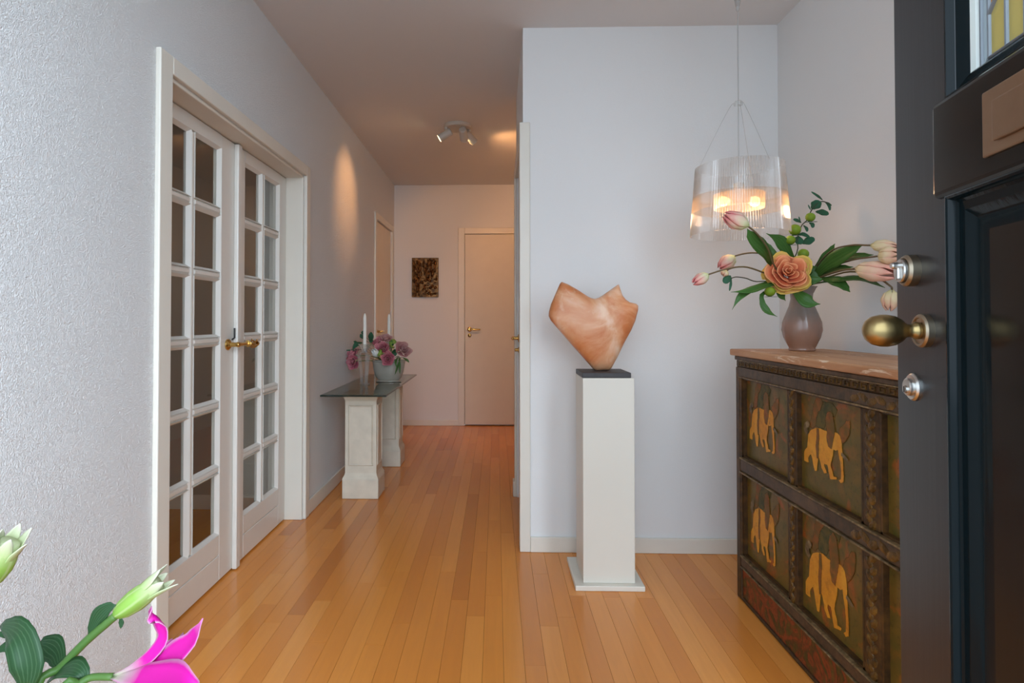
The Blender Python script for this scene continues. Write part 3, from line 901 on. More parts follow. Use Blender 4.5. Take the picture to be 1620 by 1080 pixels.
# ------------------------------------------------------------------ pendant lamp
PX, PY = .992, 2.41
pd = thing('pendant_lamp', 'clear ribbed pendant lamp with glowing bulbs hanging over the chest', 'lamp', (PX, PY, ZC))
MB().lathe([(.055, 0), (.055, -.012), (.045, -.05), (.016, -.15), (.007, -.20)], (PX, PY, ZC), (0, 0, 1), 20).build('ceiling_rose', M['crystal'], pd, smooth=True)
MB().lathe([(.004, -.10), (.008, -.12), (.008, -.205), (.003, -.215)], (PX, PY, ZC), (0, 0, 1), 12).build('cord_grip', M['cord'], pd, smooth=True)
MB().tube([(PX, PY, ZC - .1), (PX, PY, 1.72)], .0024, 8).build('cord', M['cord'], pd)
zt_, zb_ = 1.785, 1.505
hub = MB().lathe([(.006, 0), (.017, .002), (.018, .012), (.012, .02), (.004, .022)], (PX, PY, 2.035), (0, 0, 1), 18).build('hub', M['crystal'], pd, smooth='sharp')
for k in range(3):
    a = math.radians(170 + 120 * k)
    d = V((math.cos(a), math.sin(a), 0))
    MB().tube([V((PX, PY, 2.045)) + d * .012, V((PX, PY, 2.035)) + d * .03, V((PX, PY, 1.93)) + d * .085, V((PX, PY, zt_ - .01)) + d * .160], .0010, 6, 14).build('suspension_wire', M['cord'], pd)
NR_ = 240
sh = MB()
rb = lambda i: (.0034 if i % 2 else -.0010)
sh.lathe([(.164, zt_), (.185, zb_), (.187, zb_ - .0005), (.166, zt_)], (PX, PY, 0), (0, 0, 1), NR_, cap=False, rib=rb).build('shade', M['acrylic'], pd)
MB().lathe([(.170, 1.605), (.1725, 1.665), (.1715, 1.6655), (.169, 1.605)], (PX, PY, 0), (0, 0, 1), 64, cap=False).build('added_glow_band', M['glow_band'], pd, smooth='sharp')  # added band, stands in for the bulbs' reflections inside the shade
MB().lathe([(.006, 1.72), (.02, 1.715), (.02, 1.665), (.016, 1.655)], (PX, PY, 0), (0, 0, 1), 18).build('lamp_holder', M['white_metal'], pd, smooth='sharp')
MB().lathe([(.094, 1.612), (.096, 1.672), (.0945, 1.672), (.0925, 1.612)], (PX, PY, 0), (0, 0, 1), 96, cap=False, rib=lambda i: (.0022 if i % 2 else -.0008)).build('added_glow_ring', M['glow_ring'], pd)  # added ring that blurs the bulbs into a warm glow
for sgn in (-1, 1):
    MB().tube([(PX, PY, 1.66), (PX + sgn * .02, PY, 1.648), (PX + sgn * .05, PY, 1.645)], .011, 10).build('socket', M['white_metal'], pd, smooth=True)
    bl = MB().lathe([(.010, .0), (.013, .006), (.019, .016), (.021, .026), (.017, .037), (.008, .043), (0, .044)], (PX + sgn * .040, PY, 1.645), (sgn, 0, -.12), 18).build('bulb', M['bulb'], pd, smooth=True)
    ld = bpy.data.lights.new('bulb_light', 'POINT')
    ld.energy, ld.color, ld.shadow_soft_size = 0.7, (1.0, .62, .36), .03
    lo = bpy.data.objects.new('bulb_light', ld)
    lo.location = (sgn * .07, 0, 1.595 - ZC)
    lo.parent = pd
    COL.objects.link(lo)

# ------------------------------------------------------------------ ceiling spotlights in the hall
SXp, SYp = -.294, 4.43
sp = thing('ceiling_spotlight', 'white round ceiling fitting with three swivel spots in the hallway', 'lamp', (SXp, SYp, ZC))
MB().lathe([(.105, 0), (.105, -.018), (.098, -.026), (.0, -.027)], (SXp, SYp, ZC), (0, 0, 1), 36).build('base_plate', M['white_metal'], sp, smooth='sharp')
heads = [(V((-.085, -.03, 0)), V((-.80, -.05, -.50)), 20, 58), (V((.045, -.045, 0)), V((.06, .80, -.50)), 21, 90), (V((.085, .03, 0)), V((.62, .50, -.50)), 23, 125)]
for off, d, en, ang in heads:
    d.normalize()
    j = V((SXp, SYp, ZC - .026)) + off
    MB().lathe([(.016, 0), (.016, -.018), (.006, -.02), (.006, -.05)], j, (0, 0, 1), 14).build('swivel', M['white_metal'], sp, smooth='sharp')
    c = j + V((0, 0, -.052))
    hd = MB().lathe([(.0, -.045), (.024, -.044), (.030, -.038), (.030, .062), (.027, .062), (.026, .045), (0, .045)], c, d, 22).build('spot_head', M['white_metal'], sp, smooth='sharp')
    MB().lathe([(.0255, .046), (.0255, .052), (0, .053)], c, d, 20).build('lens', M['spot_face'], hd, smooth='sharp')
    ld = bpy.data.lights.new('spot_light', 'SPOT')
    ld.energy, ld.color, ld.spot_size, ld.spot_blend, ld.shadow_soft_size = en, (1.0, .47, .18), math.radians(ang), (1.0 if ang < 60 else .5), .02
    lo = bpy.data.objects.new('spot_light', ld)
    lo.location = c + d * .068 - sp.location
    lo.rotation_euler = (-d).to_track_quat('Z', 'Y').to_euler()
    lo.parent = sp
    COL.objects.link(lo)

# ------------------------------------------------------------------ bronze relief on the back wall
rl = thing('wall_relief', 'small dark bronze relief hanging on the end wall', 'artwork', (-.78, YB, 1.40))
B(-.926, -.633, YB - .022, YB - .002, 1.403, 1.835).build('backplate', M['relief'], rl, bevel=.003)
R_ = random.Random(3)
rel = MB()
for k in range(150):
    x_, z_ = R_.uniform(-.91, -.65), R_.uniform(1.42, 1.815)
    up = z_ > 1.62 or x_ < -.83
    wd, hh = (R_.uniform(.006, .012), R_.uniform(.02, .06)) if up else (R_.uniform(.008, .022), R_.uniform(.006, .02))
    wd, hh = min(wd, -.64 - x_, x_ + .92), min(hh, 1.828 - z_, z_ - 1.408)
    dp = R_.uniform(.006, .022)
    rg = []
    for s_, q in ((1, 0), (.9, .5), (.6, .9), (.1, 1.0)):
        rg.append([V((x_ + math.cos(a) * wd * s_, YB - .021 - dp * q, z_ + math.sin(a) * hh * s_)) for a in [i * math.pi / 4 for i in range(8)]])
    rel.rings(rg)
tag(rel.build('relief_figures', M['relief'], rl, smooth=True), kind='stuff')

# ------------------------------------------------------------------ console table: two pedestals and a glass top
def pedestal(x0, x1, y0, y1, label):
    r = thing('console_pedestal', label, 'pedestal', ((x0 + x1) / 2, (y0 + y1) / 2, 0), group='pedestals of the glass console')
    m = M['pedestal']
    B(x0, x1, y0, y1, 0, .125).build('base', m, r, bevel=.006)
    i = .016
    q = lambda a, z: [V((x0 + a, y0 + a, z)), V((x1 - a, y0 + a, z)), V((x1 - a, y1 - a, z)), V((x0 + a, y1 - a, z))]
    MB().rings([q(.0, .125), q(.004, .135), q(.012, .15), q(i, .165)]).build('base_moulding', m, r)
    MB().rings([q(i, .165), q(i, .655)]).build('shaft', m, r)
    MB().rings([q(i, .630), q(.012, .642), q(.008, .650), q(.006, .656), q(-.002, .662), q(-.002, .679)]).build('capital', m, r)
    for (ax, s_) in (('y', y0 + i), ('x', x1 - i)):
        for rin in ((.030, .010, .006),):
            e, wd, h_ = rin
            m2 = MB()
            rs = []
            for ins, pr in ((e - wd, 0), (e - wd * .5, h_), (e, h_ * .4), (e + .004, 0)):
                if ax == 'y':
                    a, b = x0 + i + ins, x1 - i - ins
                    rs.append([V((a, s_ - pr, .19 + ins)), V((b, s_ - pr, .19 + ins)), V((b, s_ - pr, .625 - ins)), V((a, s_ - pr, .625 - ins))])
                else:
                    a, b = y0 + i + ins, y1 - i - ins
                    rs.append([V((s_ + pr, a, .19 + ins)), V((s_ + pr, b, .19 + ins)), V((s_ + pr, b, .625 - ins)), V((s_ + pr, a, .625 - ins))])
            m2.rings(rs + [rs[0]], cap=False).build('panel_moulding', m, r)
    return r
pedestal(-.998, -.762, 3.77, 3.99, 'cream panelled pedestal under the near end of the glass console top')
pedestal(-.992, -.755, 4.60, 4.82, 'cream panelled pedestal under the far end of the glass console top')
gt = thing('glass_slab', 'dark green glass slab lying on the two cream pedestals', 'table top', (-.885, 4.3, .679))
gx0, gx1, gy_0, gy_1, gz = -1.095, -.680, 3.61, 4.99, .679
B(gx0 + .004, gx1 - .004, gy_0 + .004, gy_1 - .004, gz, gz + .0118).build('glass', M['table_glass'], gt)
em = MB()
q = lambda a, z: [V((gx0 + a, gy_0 + a, z)), V((gx1 - a, gy_0 + a, z)), V((gx1 - a, gy_1 - a, z)), V((gx0 + a, gy_1 - a, z))]
em.rings([q(.005, gz), q(.001, gz + .002), q(0, gz + .006), q(.001, gz + .010), q(.005, gz + .012), q(.005, gz)], cap=False).build('polished_edge', M['glass_edge'], gt)
GZ = gz + .0122

# candlesticks
def candlestick(c, label_s, label_c, tall):
    c = V(c)
    r = thing('candlestick', label_s, 'candlestick', c, group='glass candlesticks')
    H = .235 * tall
    MB().lathe([(.038, 0), (.040, .004), (.036, .009), (.014, .014)], c, (0, 0, 1), 20).build('foot', M['crystal'], r, smooth='sharp')
    for k in range(3):
        a = math.radians(200 + k * 120)
        d = V((math.cos(a), math.sin(a), 0))
        MB().tube([c + d * .020 + V((0, 0, .010)), c + d * .028 + V((0, 0, H * .45)), c + d * .040 + V((0, 0, H * .86)), c + d * .043 + V((0, 0, H * .93))], lambda t: .011 + .008 * t, 6, 10).build('leg', M['crystal'], r)
        MB().tube([c + d * .040 + V((0, 0, H * .90)), c + d * .018 + V((0, 0, H * 1.0)), c + V((0, 0, H * 1.02))], .008, 6, 8).build('arm', M['crystal'], r)
    MB().lathe([(.012, H * .96), (.018, H * 1.0), (.024, H * 1.06), (.052, H * 1.24), (.049, H * 1.24), (.022, H * 1.08), (.012, H * 1.08), (.0, H * 1.08)], c, (0, 0, 1), 10).build('cup', M['crystal'], r)
    MB().lathe([(.012, H * 1.02), (.0145, H * 1.03), (.0145, H * 1.09), (.0, H * 1.09)], c, (0, 0, 1), 12).build('socket', M['crystal'], r)
    z0 = c.z + H * 1.0902
    cn = thing('candle', label_c, 'candle', (c.x, c.y, z0), group='white dinner candles')
    hh = .255 * tall
    MB().lathe([(.0125, 0), (.0125, hh - .03), (.009, hh - .012), (.004, hh), (.0, hh + .001)], (c.x, c.y, z0), (0, 0, 1), 16).build('wax', M['candle'], cn, smooth='sharp')
    MB().tube([(c.x, c.y, z0 + hh - .002), (c.x + .001, c.y, z0 + hh + .009)], .0012, 6).build('wick', M['iron'], cn)
candlestick((-.950, 4.205, GZ), 'clear glass candlestick on the console in front of the bowl', 'white dinner candle in the glass candlestick before the bowl', 1.0)
candlestick((-.858, 4.66, GZ), 'clear glass candlestick standing behind the rose bowl', 'white dinner candle rising behind the pink roses', 1.0)

# planter bowl
bc = V((-.812, 4.40, GZ))
bw = thing('flower_bowl', 'grey oval ceramic bowl holding the pink roses on the console', 'bowl', bc)
def oval(prof, kx=1.0, ky=.62, n=28):
    rs = []
    for r, h_ in prof:
        rs.append([bc + V((math.cos(2 * math.pi * i / n) * r * kx, math.sin(2 * math.pi * i / n) * r * ky, h_)) for i in range(n)])
    return MB().rings(rs)
oval([(.085, 0), (.096, .003), (.096, .010), (.080, .014)]).build('foot', M['ceramic'], bw, smooth='sharp')
oval([(.076, .013), (.098, .035), (.112, .075), (.120, .120), (.124, .150), (.132, .156), (.130, .163), (.120, .160), (.112, .13), (.05, .125)]).build('body', M['ceramic'], bw, smooth='sharp')

# ------------------------------------------------------------------ flower makers
def petal_patch(c, axis, phi, spread, R, L, tip=.12, m=9, k=6, thick=.0009, twist=0.0, ruffle=0.0, rnd_=0.0):
    """a cupped petal: R(t) radius and L(t) height tables along the axis, round angle phi"""
    a = V(axis).normalized()
    q = V((0, 0, 1)).rotation_difference(a)
    top, bot, uv = [], [], []
    for i in range(m):
        t = i / (m - 1)
        wd = spread * (math.sin(math.pi * (0.14 + .80 * t)) ** .7) * (1 if t < .75 else 1 - (t - .75) / .25 * (1 - tip) * .9)
        for j in range(k + 1):
            u = -1 + 2 * j / k
            if rnd_:
                t_ = t * (1 - rnd_ * u * u)
                wd = spread * (.35 + .65 * math.sin(math.pi / 2 * min(1, t * 1.7)))
            else:
                t_ = t
            an = phi + u * wd + twist * t
            rf = ruffle * t * t * math.sin(3.1 * u + phi * 5)
            r = R(t_) * (1 - .05 * u * u + rf)
            h_ = L(t_) - .08 * L(1) * u * u * t + rf * R(t) * .6
            p = V((math.cos(an) * r, math.sin(an) * r, h_))
            n = V((math.cos(an), math.sin(an), .15))
            top.append(V(c) + q @ (p + n * thick)); bot.append(V(c) + q @ (p - n * thick))
            uv.append(((u + 1) / 2, t))
    K, N = k + 1, len(top)
    fs = []
    for i in range(m - 1):
        for j in range(k):
            b = i * K + j
            fs.append((b, b + 1, b + K + 1, b + K)); fs.append((N + b, N + b + K, N + b + K + 1, N + b + 1))
        for b, d in ((i * K, (i + 1) * K), ((i + 1) * K + k, i * K + k)):
            fs.append((b, d, N + d, N + b))
    for j in range(k):
        fs.append((j + 1, j, N + j, N + j + 1))
        b = (m - 1) * K + j
        fs.append((b, b + 1, N + b + 1, N + b))
    return MB().add(top + bot, fs, uv + uv)

def tulip_bloom(root, c, axis, length, rmax, mat, openness=0.0, phase=0.0):
    for k in range(6):
        inner = k % 2
        ph = phase + k * math.pi / 3
        sc_ = .90 if inner else 1.0
        R = lambda t: rmax * sc_ * interp([(0, .18), (.22, .78), (.5, 1.0), (.8, .74 + .5 * openness), (1, .30 + 1.1 * openness)], t)
        L = lambda t: length * (1.0 if not inner else .97) * t * (1 - .10 * openness * t)
        petal_patch(c, axis, ph, .66, R, L, rnd_=.30, k=8, m=10).build('petal', mat, root, smooth=True)

def wtab(tab, scale=1.0):
    return lambda t: max(interp(tab, t), .03) * scale
LEAFW = [(0, .25), (.2, .62), (.5, 1.0), (.8, .62), (1, .02)]
TAIL = [(0, .30), (.3, .55), (.7, 1.0), (.88, .8), (1, .03)]
def leafpart(root, pts, wd, normal, mat, name='leaf', tab=LEAFW, fold=.22, curl=0.0, m=14):
    return MB().blade(pts, wtab(tab, wd), normal, fold, .0012, m, 4, curl).build(name, mat, root, smooth=True)

# ------------------------------------------------------------------ vase with bouquet
VX, VY, VZ = 1.215, 2.36, 1.036
vs = MB().lathe([(.046, 0), (.049, .004), (.047, .012), (.052, .022), (.066, .052), (.0735, .082), (.071, .112), (.059, .145), (.046, .178), (.0395, .205), (.041, .225), (.052, .248), (.057, .254), (.054, .254), (.036, .225), (.034, .16), (.0, .15)], (0, 0, 0), (0, 0, 1), 36).build('flower_vase', M['vase'], smooth='sharp', angle=50)
vs.location = (VX, VY, VZ)
tag(vs, 'brown and grey glazed ceramic vase standing on the painted chest', 'vase')
MOUTH = V((VX, VY, VZ + .235))
INV = V((VX, VY, VZ + .162))
FN = (-.35, -1, .25)                          # leaves turn towards the room
def A(x_, y_, dy=0.0):
    return at(x_, y_, VY + dy)
nin = [0]
def inside():
    nin[0] += 1
    a = nin[0] * 2.4
    return INV + V((math.cos(a) * .016, math.sin(a) * .016, 0)), MOUTH + V((math.cos(a) * .012, math.sin(a) * .012, 0))
G = 'flowers in the vase on the chest'
def tulip(path, bud_dir, length, rmax, mat, label, openness=0, phase=0, stem=.0032, leaves=()):
    b0, b1 = inside()
    root = thing('tulip', label, 'tulip', b0, group=G)
    MB().tube([b0, b1] + list(path), stem, 8, 26).build('stem', M['stem'], root, smooth=True)
    tulip_bloom(root, path[-1], bud_dir, length, rmax, mat, openness, phase)
    for (pts, wd, *rest) in leaves:
        leafpart(root, pts, wd, rest[0] if rest else FN, M['leaf'], curl=rest[1] if len(rest) > 1 else .08)
    return root
def dirpx(x0, y0, x1, y1, dy=0, d2=0):
    return A(x1, y1, d2) - A(x0, y0, dy)
# left group
tulip([A(1228, 425, -.10), A(1214, 392, -.17), A(1198, 370, -.21), A(1184, 358, -.22)], dirpx(1187, 356, 1153, 339, -.22, -.22), .098, .034, M['tulip_pink'],
      'pink and cream tulip reaching up in front of the pendant lamp', phase=.4,
      leaves=[([A(1222, 420, -.08), A(1210, 398, -.15), A(1193, 380, -.19), A(1182, 362, -.21)], .060), ([A(1240, 440, -.03), A(1228, 412, -.05), A(1219, 395, -.05), A(1214, 384, -.05)], .030),
              ([A(1222, 440, -.02), A(1219, 425, -.03), A(1221, 412, -.03)], .03)])
tulip([A(1228, 428, -.02), A(1216, 405, .02), A(1196, 400, .03), A(1178, 401, .03), A(1162, 405, .03)], dirpx(1162, 403, 1137, 424), .080, .032, M['tulip_pink'],
      'pale pink tulip bending left below the lamp shade', phase=.9)
tulip([A(1226, 440, -.04), A(1205, 430, -.05), A(1180, 422, -.06), A(1158, 424, -.06), A(1150, 428, -.06)], dirpx(1155, 424, 1147, 433), .026, .017, M['tulip_cream'],
      'small green tulip bud tucked under the pale pink tulip', phase=.2, stem=.0024)
tulip([A(1226, 440, -.06), A(1205, 430, -.08), A(1178, 422, -.10), A(1150, 425, -.10), A(1121, 434, -.10)], dirpx(1121, 433, 1096, 448), .070, .024, M['tulip_pink'],
      'small half green tulip bud farthest left in the bouquet', phase=.1)
# right group, reaching forward into the room
tulip([A(1290, 424, -.05), A(1315, 397, -.14), A(1345, 388, -.24), A(1377, 388, -.33)], dirpx(1376, 388, 1415, 390, -.33, -.38), .082, .022, M['tulip_cream'],
      'closed cream tulip on the highest arching stem at the right', phase=.7, openness=-.1)
tulip([A(1295, 440, -.08), A(1330, 428, -.20), A(1354, 425, -.28)], dirpx(1352, 425, 1408, 433, -.28, -.40), .150, .036, M['tulip_open'],
      'large peach tulip, widest open, near the front door edge', openness=.10, phase=.15, stem=.0040,
      leaves=[([A(1285, 440, -.06), A(1310, 418, -.14), A(1340, 400, -.22), A(1364, 388, -.27)], .058), ([A(1285, 432, .0), A(1300, 412, -.04), A(1312, 398, -.06), A(1321, 385, -.08)], .030)])
tulip([A(1300, 430, -.06), A(1345, 412, -.22), A(1390, 405, -.36)], dirpx(1394, 404, 1425, 402, -.36, -.42), .075, .030, M['tulip_cream'],
      'yellow cream tulip half hidden behind the front door edge', phase=.3,
      leaves=[([A(1290, 432, -.04), A(1320, 415, -.12), A(1350, 407, -.22), A(1382, 403, -.30)], .042)])
tulip([A(1295, 445, -.08), A(1340, 430, -.20), A(1380, 435, -.32), A(1408, 452, -.38), A(1411, 458, -.38)], dirpx(1408, 456, 1404, 490, -.38, -.38), .072, .028, M['tulip_cream'],
      'yellow tulip hanging down just above the brass knob', phase=.5,
      leaves=[([A(1285, 450, -.06), A(1320, 444, -.16), A(1362, 442, -.26), A(1400, 455, -.34)], .040, (-.2, -.7, .8)), ([A(1300, 440, -.10), A(1325, 446, -.18), A(1345, 462, -.22)], .044), ([A(1280, 436, -.02), A(1310, 428, -.10), A(1350, 422, -.20)], .044)])
# peach rose
b0, b1 = inside()
rc = A(1246, 432, -.11)
rose = thing('rose', 'large apricot rose at the centre of the bouquet', 'rose', b0, group=G)
MB().tube([b0, b1, A(1256, 447, -.05), A(1252, 438, -.07)], .004, 8, 14).build('stem', M['green_stem'], rose, smooth=True)
def rose_bloom(root, c, axis, R0, mats, layers, seed=1, name='petal', joined=False):
    Rn = random.Random(seed)
    acc = MB()
    for li, (n, r0, r1, h0, h1, sp_) in enumerate(layers):
        for k in range(n):
            ph = li * 1.1 + k * 2 * math.pi / n + Rn.uniform(-.32, .32)
            jr = Rn.uniform(.88, 1.13)
            jh = Rn.uniform(-.07, .09)
            R = lambda t: R0 * jr * interp([(0, r0 * .25), (.35, r0 * .85), (.7, lerp(r0, r1, .55)), (1, r1)], t)
            L = lambda t: R0 * interp([(0, -.35), (.35, lerp(-.35, h0, .6)), (.75, h0 + jh), (1, h1 + jh)], t)
            pp = petal_patch(c, axis, ph, sp_, R, L, tip=.62, m=10, k=8, thick=R0 * .012, ruffle=.12, rnd_=.20)
            mat = mats[0] if li < len(layers) * .6 else mats[1]
            if joined:
                acc.add(pp.v, pp.f, pp.uv)
            else:
                pp.build(name, mat, root, smooth=True)
    if joined:
        acc.build(name, mats[0], root, smooth=True)
RL = [(3, .10, .14, .24, .36, 1.1), (3, .22, .30, .26, .42, 1.0), (4, .36, .52, .24, .42, .85), (4, .52, .74, .14, .34, .95), (4, .68, .94, .02, .22, .95), (5, .78, 1.06, -.14, .06, .85), (4, .80, 1.12, -.32, -.16, .90)]
rose_bloom(rose, rc, (-.30, -1, .35), .073, (M['rose_inner'], M['rose_outer']), RL, 5)
for pts, wd in (([A(1268, 448, -.10), A(1285, 444, -.13), A(1302, 441, -.14)], .032), ([A(1270, 440, -.06), A(1285, 430, -.08), A(1296, 446, -.09)], .05)):
    leafpart(rose, pts, wd, FN, M['leaf'])
# drooping leaves round the neck
def spray(path, leaves, label, berries=(), leafmat='leaf_blue', r=.0022):
    b0, b1 = inside()
    root = thing('green_sprig', label, 'sprig', b0, group=G)
    MB().tube([b0, b1] + list(path), r, 6, 30).build('stem', M['twig'], root, smooth=True)
    for pts, wd, *q in leaves:
        leafpart(root, pts, wd, q[0] if q else FN, M[leafmat], tab=[(0, .12), (.15, .5), (.5, 1), (.85, .75), (1, .25)], fold=.1, m=10)
    for (c, rad) in berries:
        bq = MB().lathe([(0, -rad), (rad * .5, -rad * .87), (rad * .87, -rad * .5), (rad, 0), (rad * .87, rad * .5), (rad * .5, rad * .84), (rad * .15, rad * .93), (0, rad * .9)], c, (.2, -.3, 1), 14).build('berry', M['berry'], root, smooth=True)
        for k in range(3):
            a = k * 2.1
            d = V((math.cos(a), math.sin(a) * .6, -.3))
            MB().blade([c + V((0, 0, -rad)), c + d * rad * .9 + V((0, 0, -rad * .75)), c + d * rad * 1.5 + V((0, 0, -rad * .55))], wtab(LEAFW, rad * .7), (0, 0, 1), .1, .0008, 6, 2).build('sepal', M['leaf_blue'], bq, smooth=True)
    return root
Q = lambda a, b, dy=-.03: A(1170 + a / 9.819, 290 + b / 9.819, dy)
spray([A(1255, 420, -.02), A(1262, 395, -.03), Q(900, 850), Q(960, 660), Q(1060, 560), Q(1110, 430), Q(1200, 320), Q(1300, 280), Q(1400, 330)],
      [([Q(1120, 400), Q(1180, 340), Q(1240, 270)], .040), ([Q(1180, 440), Q(1280, 450), Q(1385, 475)], .026), ([Q(1290, 260), Q(1220, 200), Q(1115, 130)], .010), ([Q(1330, 290), Q(1390, 350), Q(1405, 420)], .011), ([Q(1310, 280), Q(1380, 310), Q(1430, 345)], .007),
       ([Q(960, 610), Q(890, 575), Q(835, 555)], .014), ([Q(950, 600), Q(930, 550), Q(920, 515)], .005), ([Q(990, 650), Q(1040, 700), Q(1050, 750)], .012), ([Q(1080, 610), Q(1130, 640), Q(1140, 690)], .016), ([Q(1110, 420), Q(1085, 375), Q(1065, 330)], .005),
       ([Q(900, 800), Q(990, 790), Q(1090, 840)], .016), ([Q(960, 930), Q(1060, 900), Q(1160, 850)], .032), ([Q(840, 860), Q(900, 880), Q(990, 920)], .034)],
      'tallest berry sprig with round leaves rising above the apricot rose', [(Q(1100, 525), .0185), (Q(860, 720), .0225), (Q(790, 880), .019), (Q(990, 1095), .021)])
spray([A(1222, 446, -.05), A(1195, 445, -.08), A(1180, 440, -.09), A(1165, 438, -.09), A(1157, 440, -.09)],
      [([A(1156, 436, -.09), A(1150, 442, -.09), A(1146, 448, -.09)], .030), ([A(1157, 438, -.09), A(1156, 450, -.09), A(1154, 460, -.09)], .010)],
      'thin twig with one small dark leaf at the left of the bouquet', [(A(1218, 461, -.10), .020)])
def blades(leaves, label):
    b0, b1 = inside()
    root = thing('leaf_stalk', label, 'leaf', b0, group=G)
    for pts, wd, *q in leaves:
        leafpart(root, [b0, b1] + pts, wd, q[0] if q else FN, M['leaf'], tab=[(0, .08), (.25, .16), (.5, .6), (.75, 1), (1, .02)], curl=.10, m=20)
blades([([A(1240, 448, -.06), A(1212, 452, -.11), A(1185, 460, -.14), A(1156, 462, -.14)], .030, (-.2, -.8, .6)), ([A(1225, 447, -.05), A(1195, 455, -.10), A(1172, 468, -.12), A(1158, 490, -.12)], .028)], 'pair of long leaves spreading left from the vase mouth')
blades([([A(1212, 462, -.08), A(1206, 478, -.10), A(1214, 492, -.11), A(1230, 501, -.11)], .026), ([A(1234, 455, -.07), A(1236, 466, -.09), A(1243, 476, -.08)], .030)], 'narrow leaf drooping down beside the left of the vase')
blades([([A(1258, 458, -.08), A(1266, 468, -.13), A(1280, 479, -.15), A(1298, 481, -.16)], .052)], 'broad leaf drooping over the front of the vase neck')
blades([([A(1258, 425, .0), A(1245, 398, -.02), A(1232, 380, -.03), A(1212, 369, -.04)], .050)], 'broad leaf pointing up left between lamp and berries')

# ------------------------------------------------------------------ roses in the grey bowl
G2 = 'flowers in the grey bowl'
def bowlpt(x_, y_, dy=0.0):
    return at(x_, y_, bc.y + dy)
RS = [(2, .14, .16, .5, .6, 1.3), (3, .34, .36, .42, .58, 1.1), (4, .56, .62, .25, .45, .9), (5, .80, .98, .0, .18, .75)]
BW = lambda a, b, dy: bowlpt(530 + a / 7.714, 480 + b / 7.714, dy)
roses = [((645, 675), -.115, .052, 'rose_pink', (.05, -1, .1), 'deep pink rose hanging over the front rim of the grey bowl'),
         ((585, 535), -.04, .052, 'rose_pink', (-.1, -1, .5), 'pink rose at the middle of the bowl, above the front one'),
         ((610, 430), .03, .056, 'rose_pale', (.1, -.5, 1), 'pale mauve rose at the top of the bowl arrangement'),
         ((520, 465), .0, .040, 'rose_pink', (-.3, -.7, .8), 'small pink rose just right of the near candle'),
         ((830, 565), -.02, .068, 'rose_pale', (.5, -.8, .5), 'mauve rose farthest right in the bowl arrangement'),
         ((215, 710), -.06, .056, 'rose_pink', (-.3, -1, .1), 'lower pink rose at the left, beside the candlestick leg'),
         ((215, 615), -.02, .056, 'rose_pink', (-.5, -.6, .8), 'upper pink rose at the left, next to the wall')]
soil = bc + V((0, 0, .127))
for k, ((a, b), dy, rad, mt, ax, lab) in enumerate(roses):
    c = BW(a, b, dy)
    s0 = soil + V((.03 * math.cos(k * 2.2), .02 * math.sin(k * 2.2), 0))
    r = thing('rose', lab, 'rose', s0, group=G2)
    d = V(ax).normalized()
    MB().tube([s0, s0.lerp(c, .5) + V((0, 0, .02)), c - d * rad * .3], .003, 6, 10).build('stem', M['green_stem'], r)
    rose_bloom(r, c, ax, rad, (M[mt], M[mt]), RS, k + 11, 'petal')
def sprig2(label, leaves, mat='leaf_blue', name='green_sprig', cat='sprig', tab=LEAFW):
    s0 = soil + V((random.uniform(-.02, .02), random.uniform(-.02, .02), 0))
    r = thing(name, label, cat, s0, group=G2)
    for pts, wd in leaves:
        MB().tube([s0, s0.lerp(pts[0], .6) + V((0, 0, .015)), pts[0]], .0016, 5, 8).build('stem', M['twig'], r)
        leafpart(r, pts, wd, (-.1, -1, .3), M[mat], tab=tab, m=8)
sprig2('dark green leaves round the near candle', [([BW(440, 480, 0), BW(440, 400, -.01), BW(440, 345, -.01)], .045), ([BW(350, 430, 0), BW(325, 400, 0), BW(310, 370, 0)], .03), ([BW(450, 440, 0), BW(430, 480, -.02)], .035), ([BW(340, 380, .02), BW(335, 330, .02)], .025)])
sprig2('dark feathery foliage at the left against the wall', [([BW(330, 480, 0), BW(260, 500, -.02), BW(215, 560, -.02)], .04), ([BW(320, 560, 0), BW(190, 570, -.03), BW(80, 570, -.03)], .012), ([BW(300, 520, 0), BW(250, 470, 0), BW(225, 470, 0)], .02), ([BW(280, 650, 0), BW(160, 700, -.03), BW(110, 720, -.03)], .012)])
sprig2('trailing fern hanging over the right rim of the bowl', [([BW(780, 640, -.06), BW(790, 760, -.09), BW(790, 860, -.09)], .016), ([BW(800, 660, -.05), BW(760, 780, -.09), BW(730, 870, -.09)], .014), ([BW(830, 660, -.04), BW(880, 690, -.05), BW(905, 720, -.05)], .018), ([BW(770, 650, -.06), BW(740, 720, -.10), BW(760, 790, -.10)], .016)], mat='leaf')
sprig2('dark leaves between the mauve rose and the middle roses', [([BW(730, 560, -.02), BW(725, 610, -.05), BW(740, 640, -.05)], .05), ([BW(690, 520, -.01), BW(700, 490, -.02), BW(690, 450, -.02)], .03)])
def florets(label, c, rad, n):
    s0 = soil + V((random.uniform(-.03, .03), random.uniform(-.02, .02), 0))
    r = thing('hydrangea', label, 'flower', s0, group=G2)
    MB().tube([s0, s0.lerp(c, .5) + V((0, 0, .01)), c], .003, 5, 8).build('stem', M['green_stem'], r)
    Rn = random.Random(n)
    for k in range(n):
        d = V((Rn.uniform(-1, 1), Rn.uniform(-1, .2), Rn.uniform(-.6, 1))).normalized()
        e = d.orthogonal().normalized()
        p = c + d * rad * .6
        MB().blade([p - e * rad * .5, p + d * rad * .35, p + e * rad * .5], wtab([(0, .4), (.5, 1), (1, .4)], rad * .9), d, .1, .001, 6, 3).build('floret', M['hydrangea'], r, smooth=True)
florets('lime green blossom cluster beside the pale top rose', BW(715, 490, 0), .035, 12)
florets('lime green blossom cluster above the front rose', BW(545, 605, -.09), .028, 9)
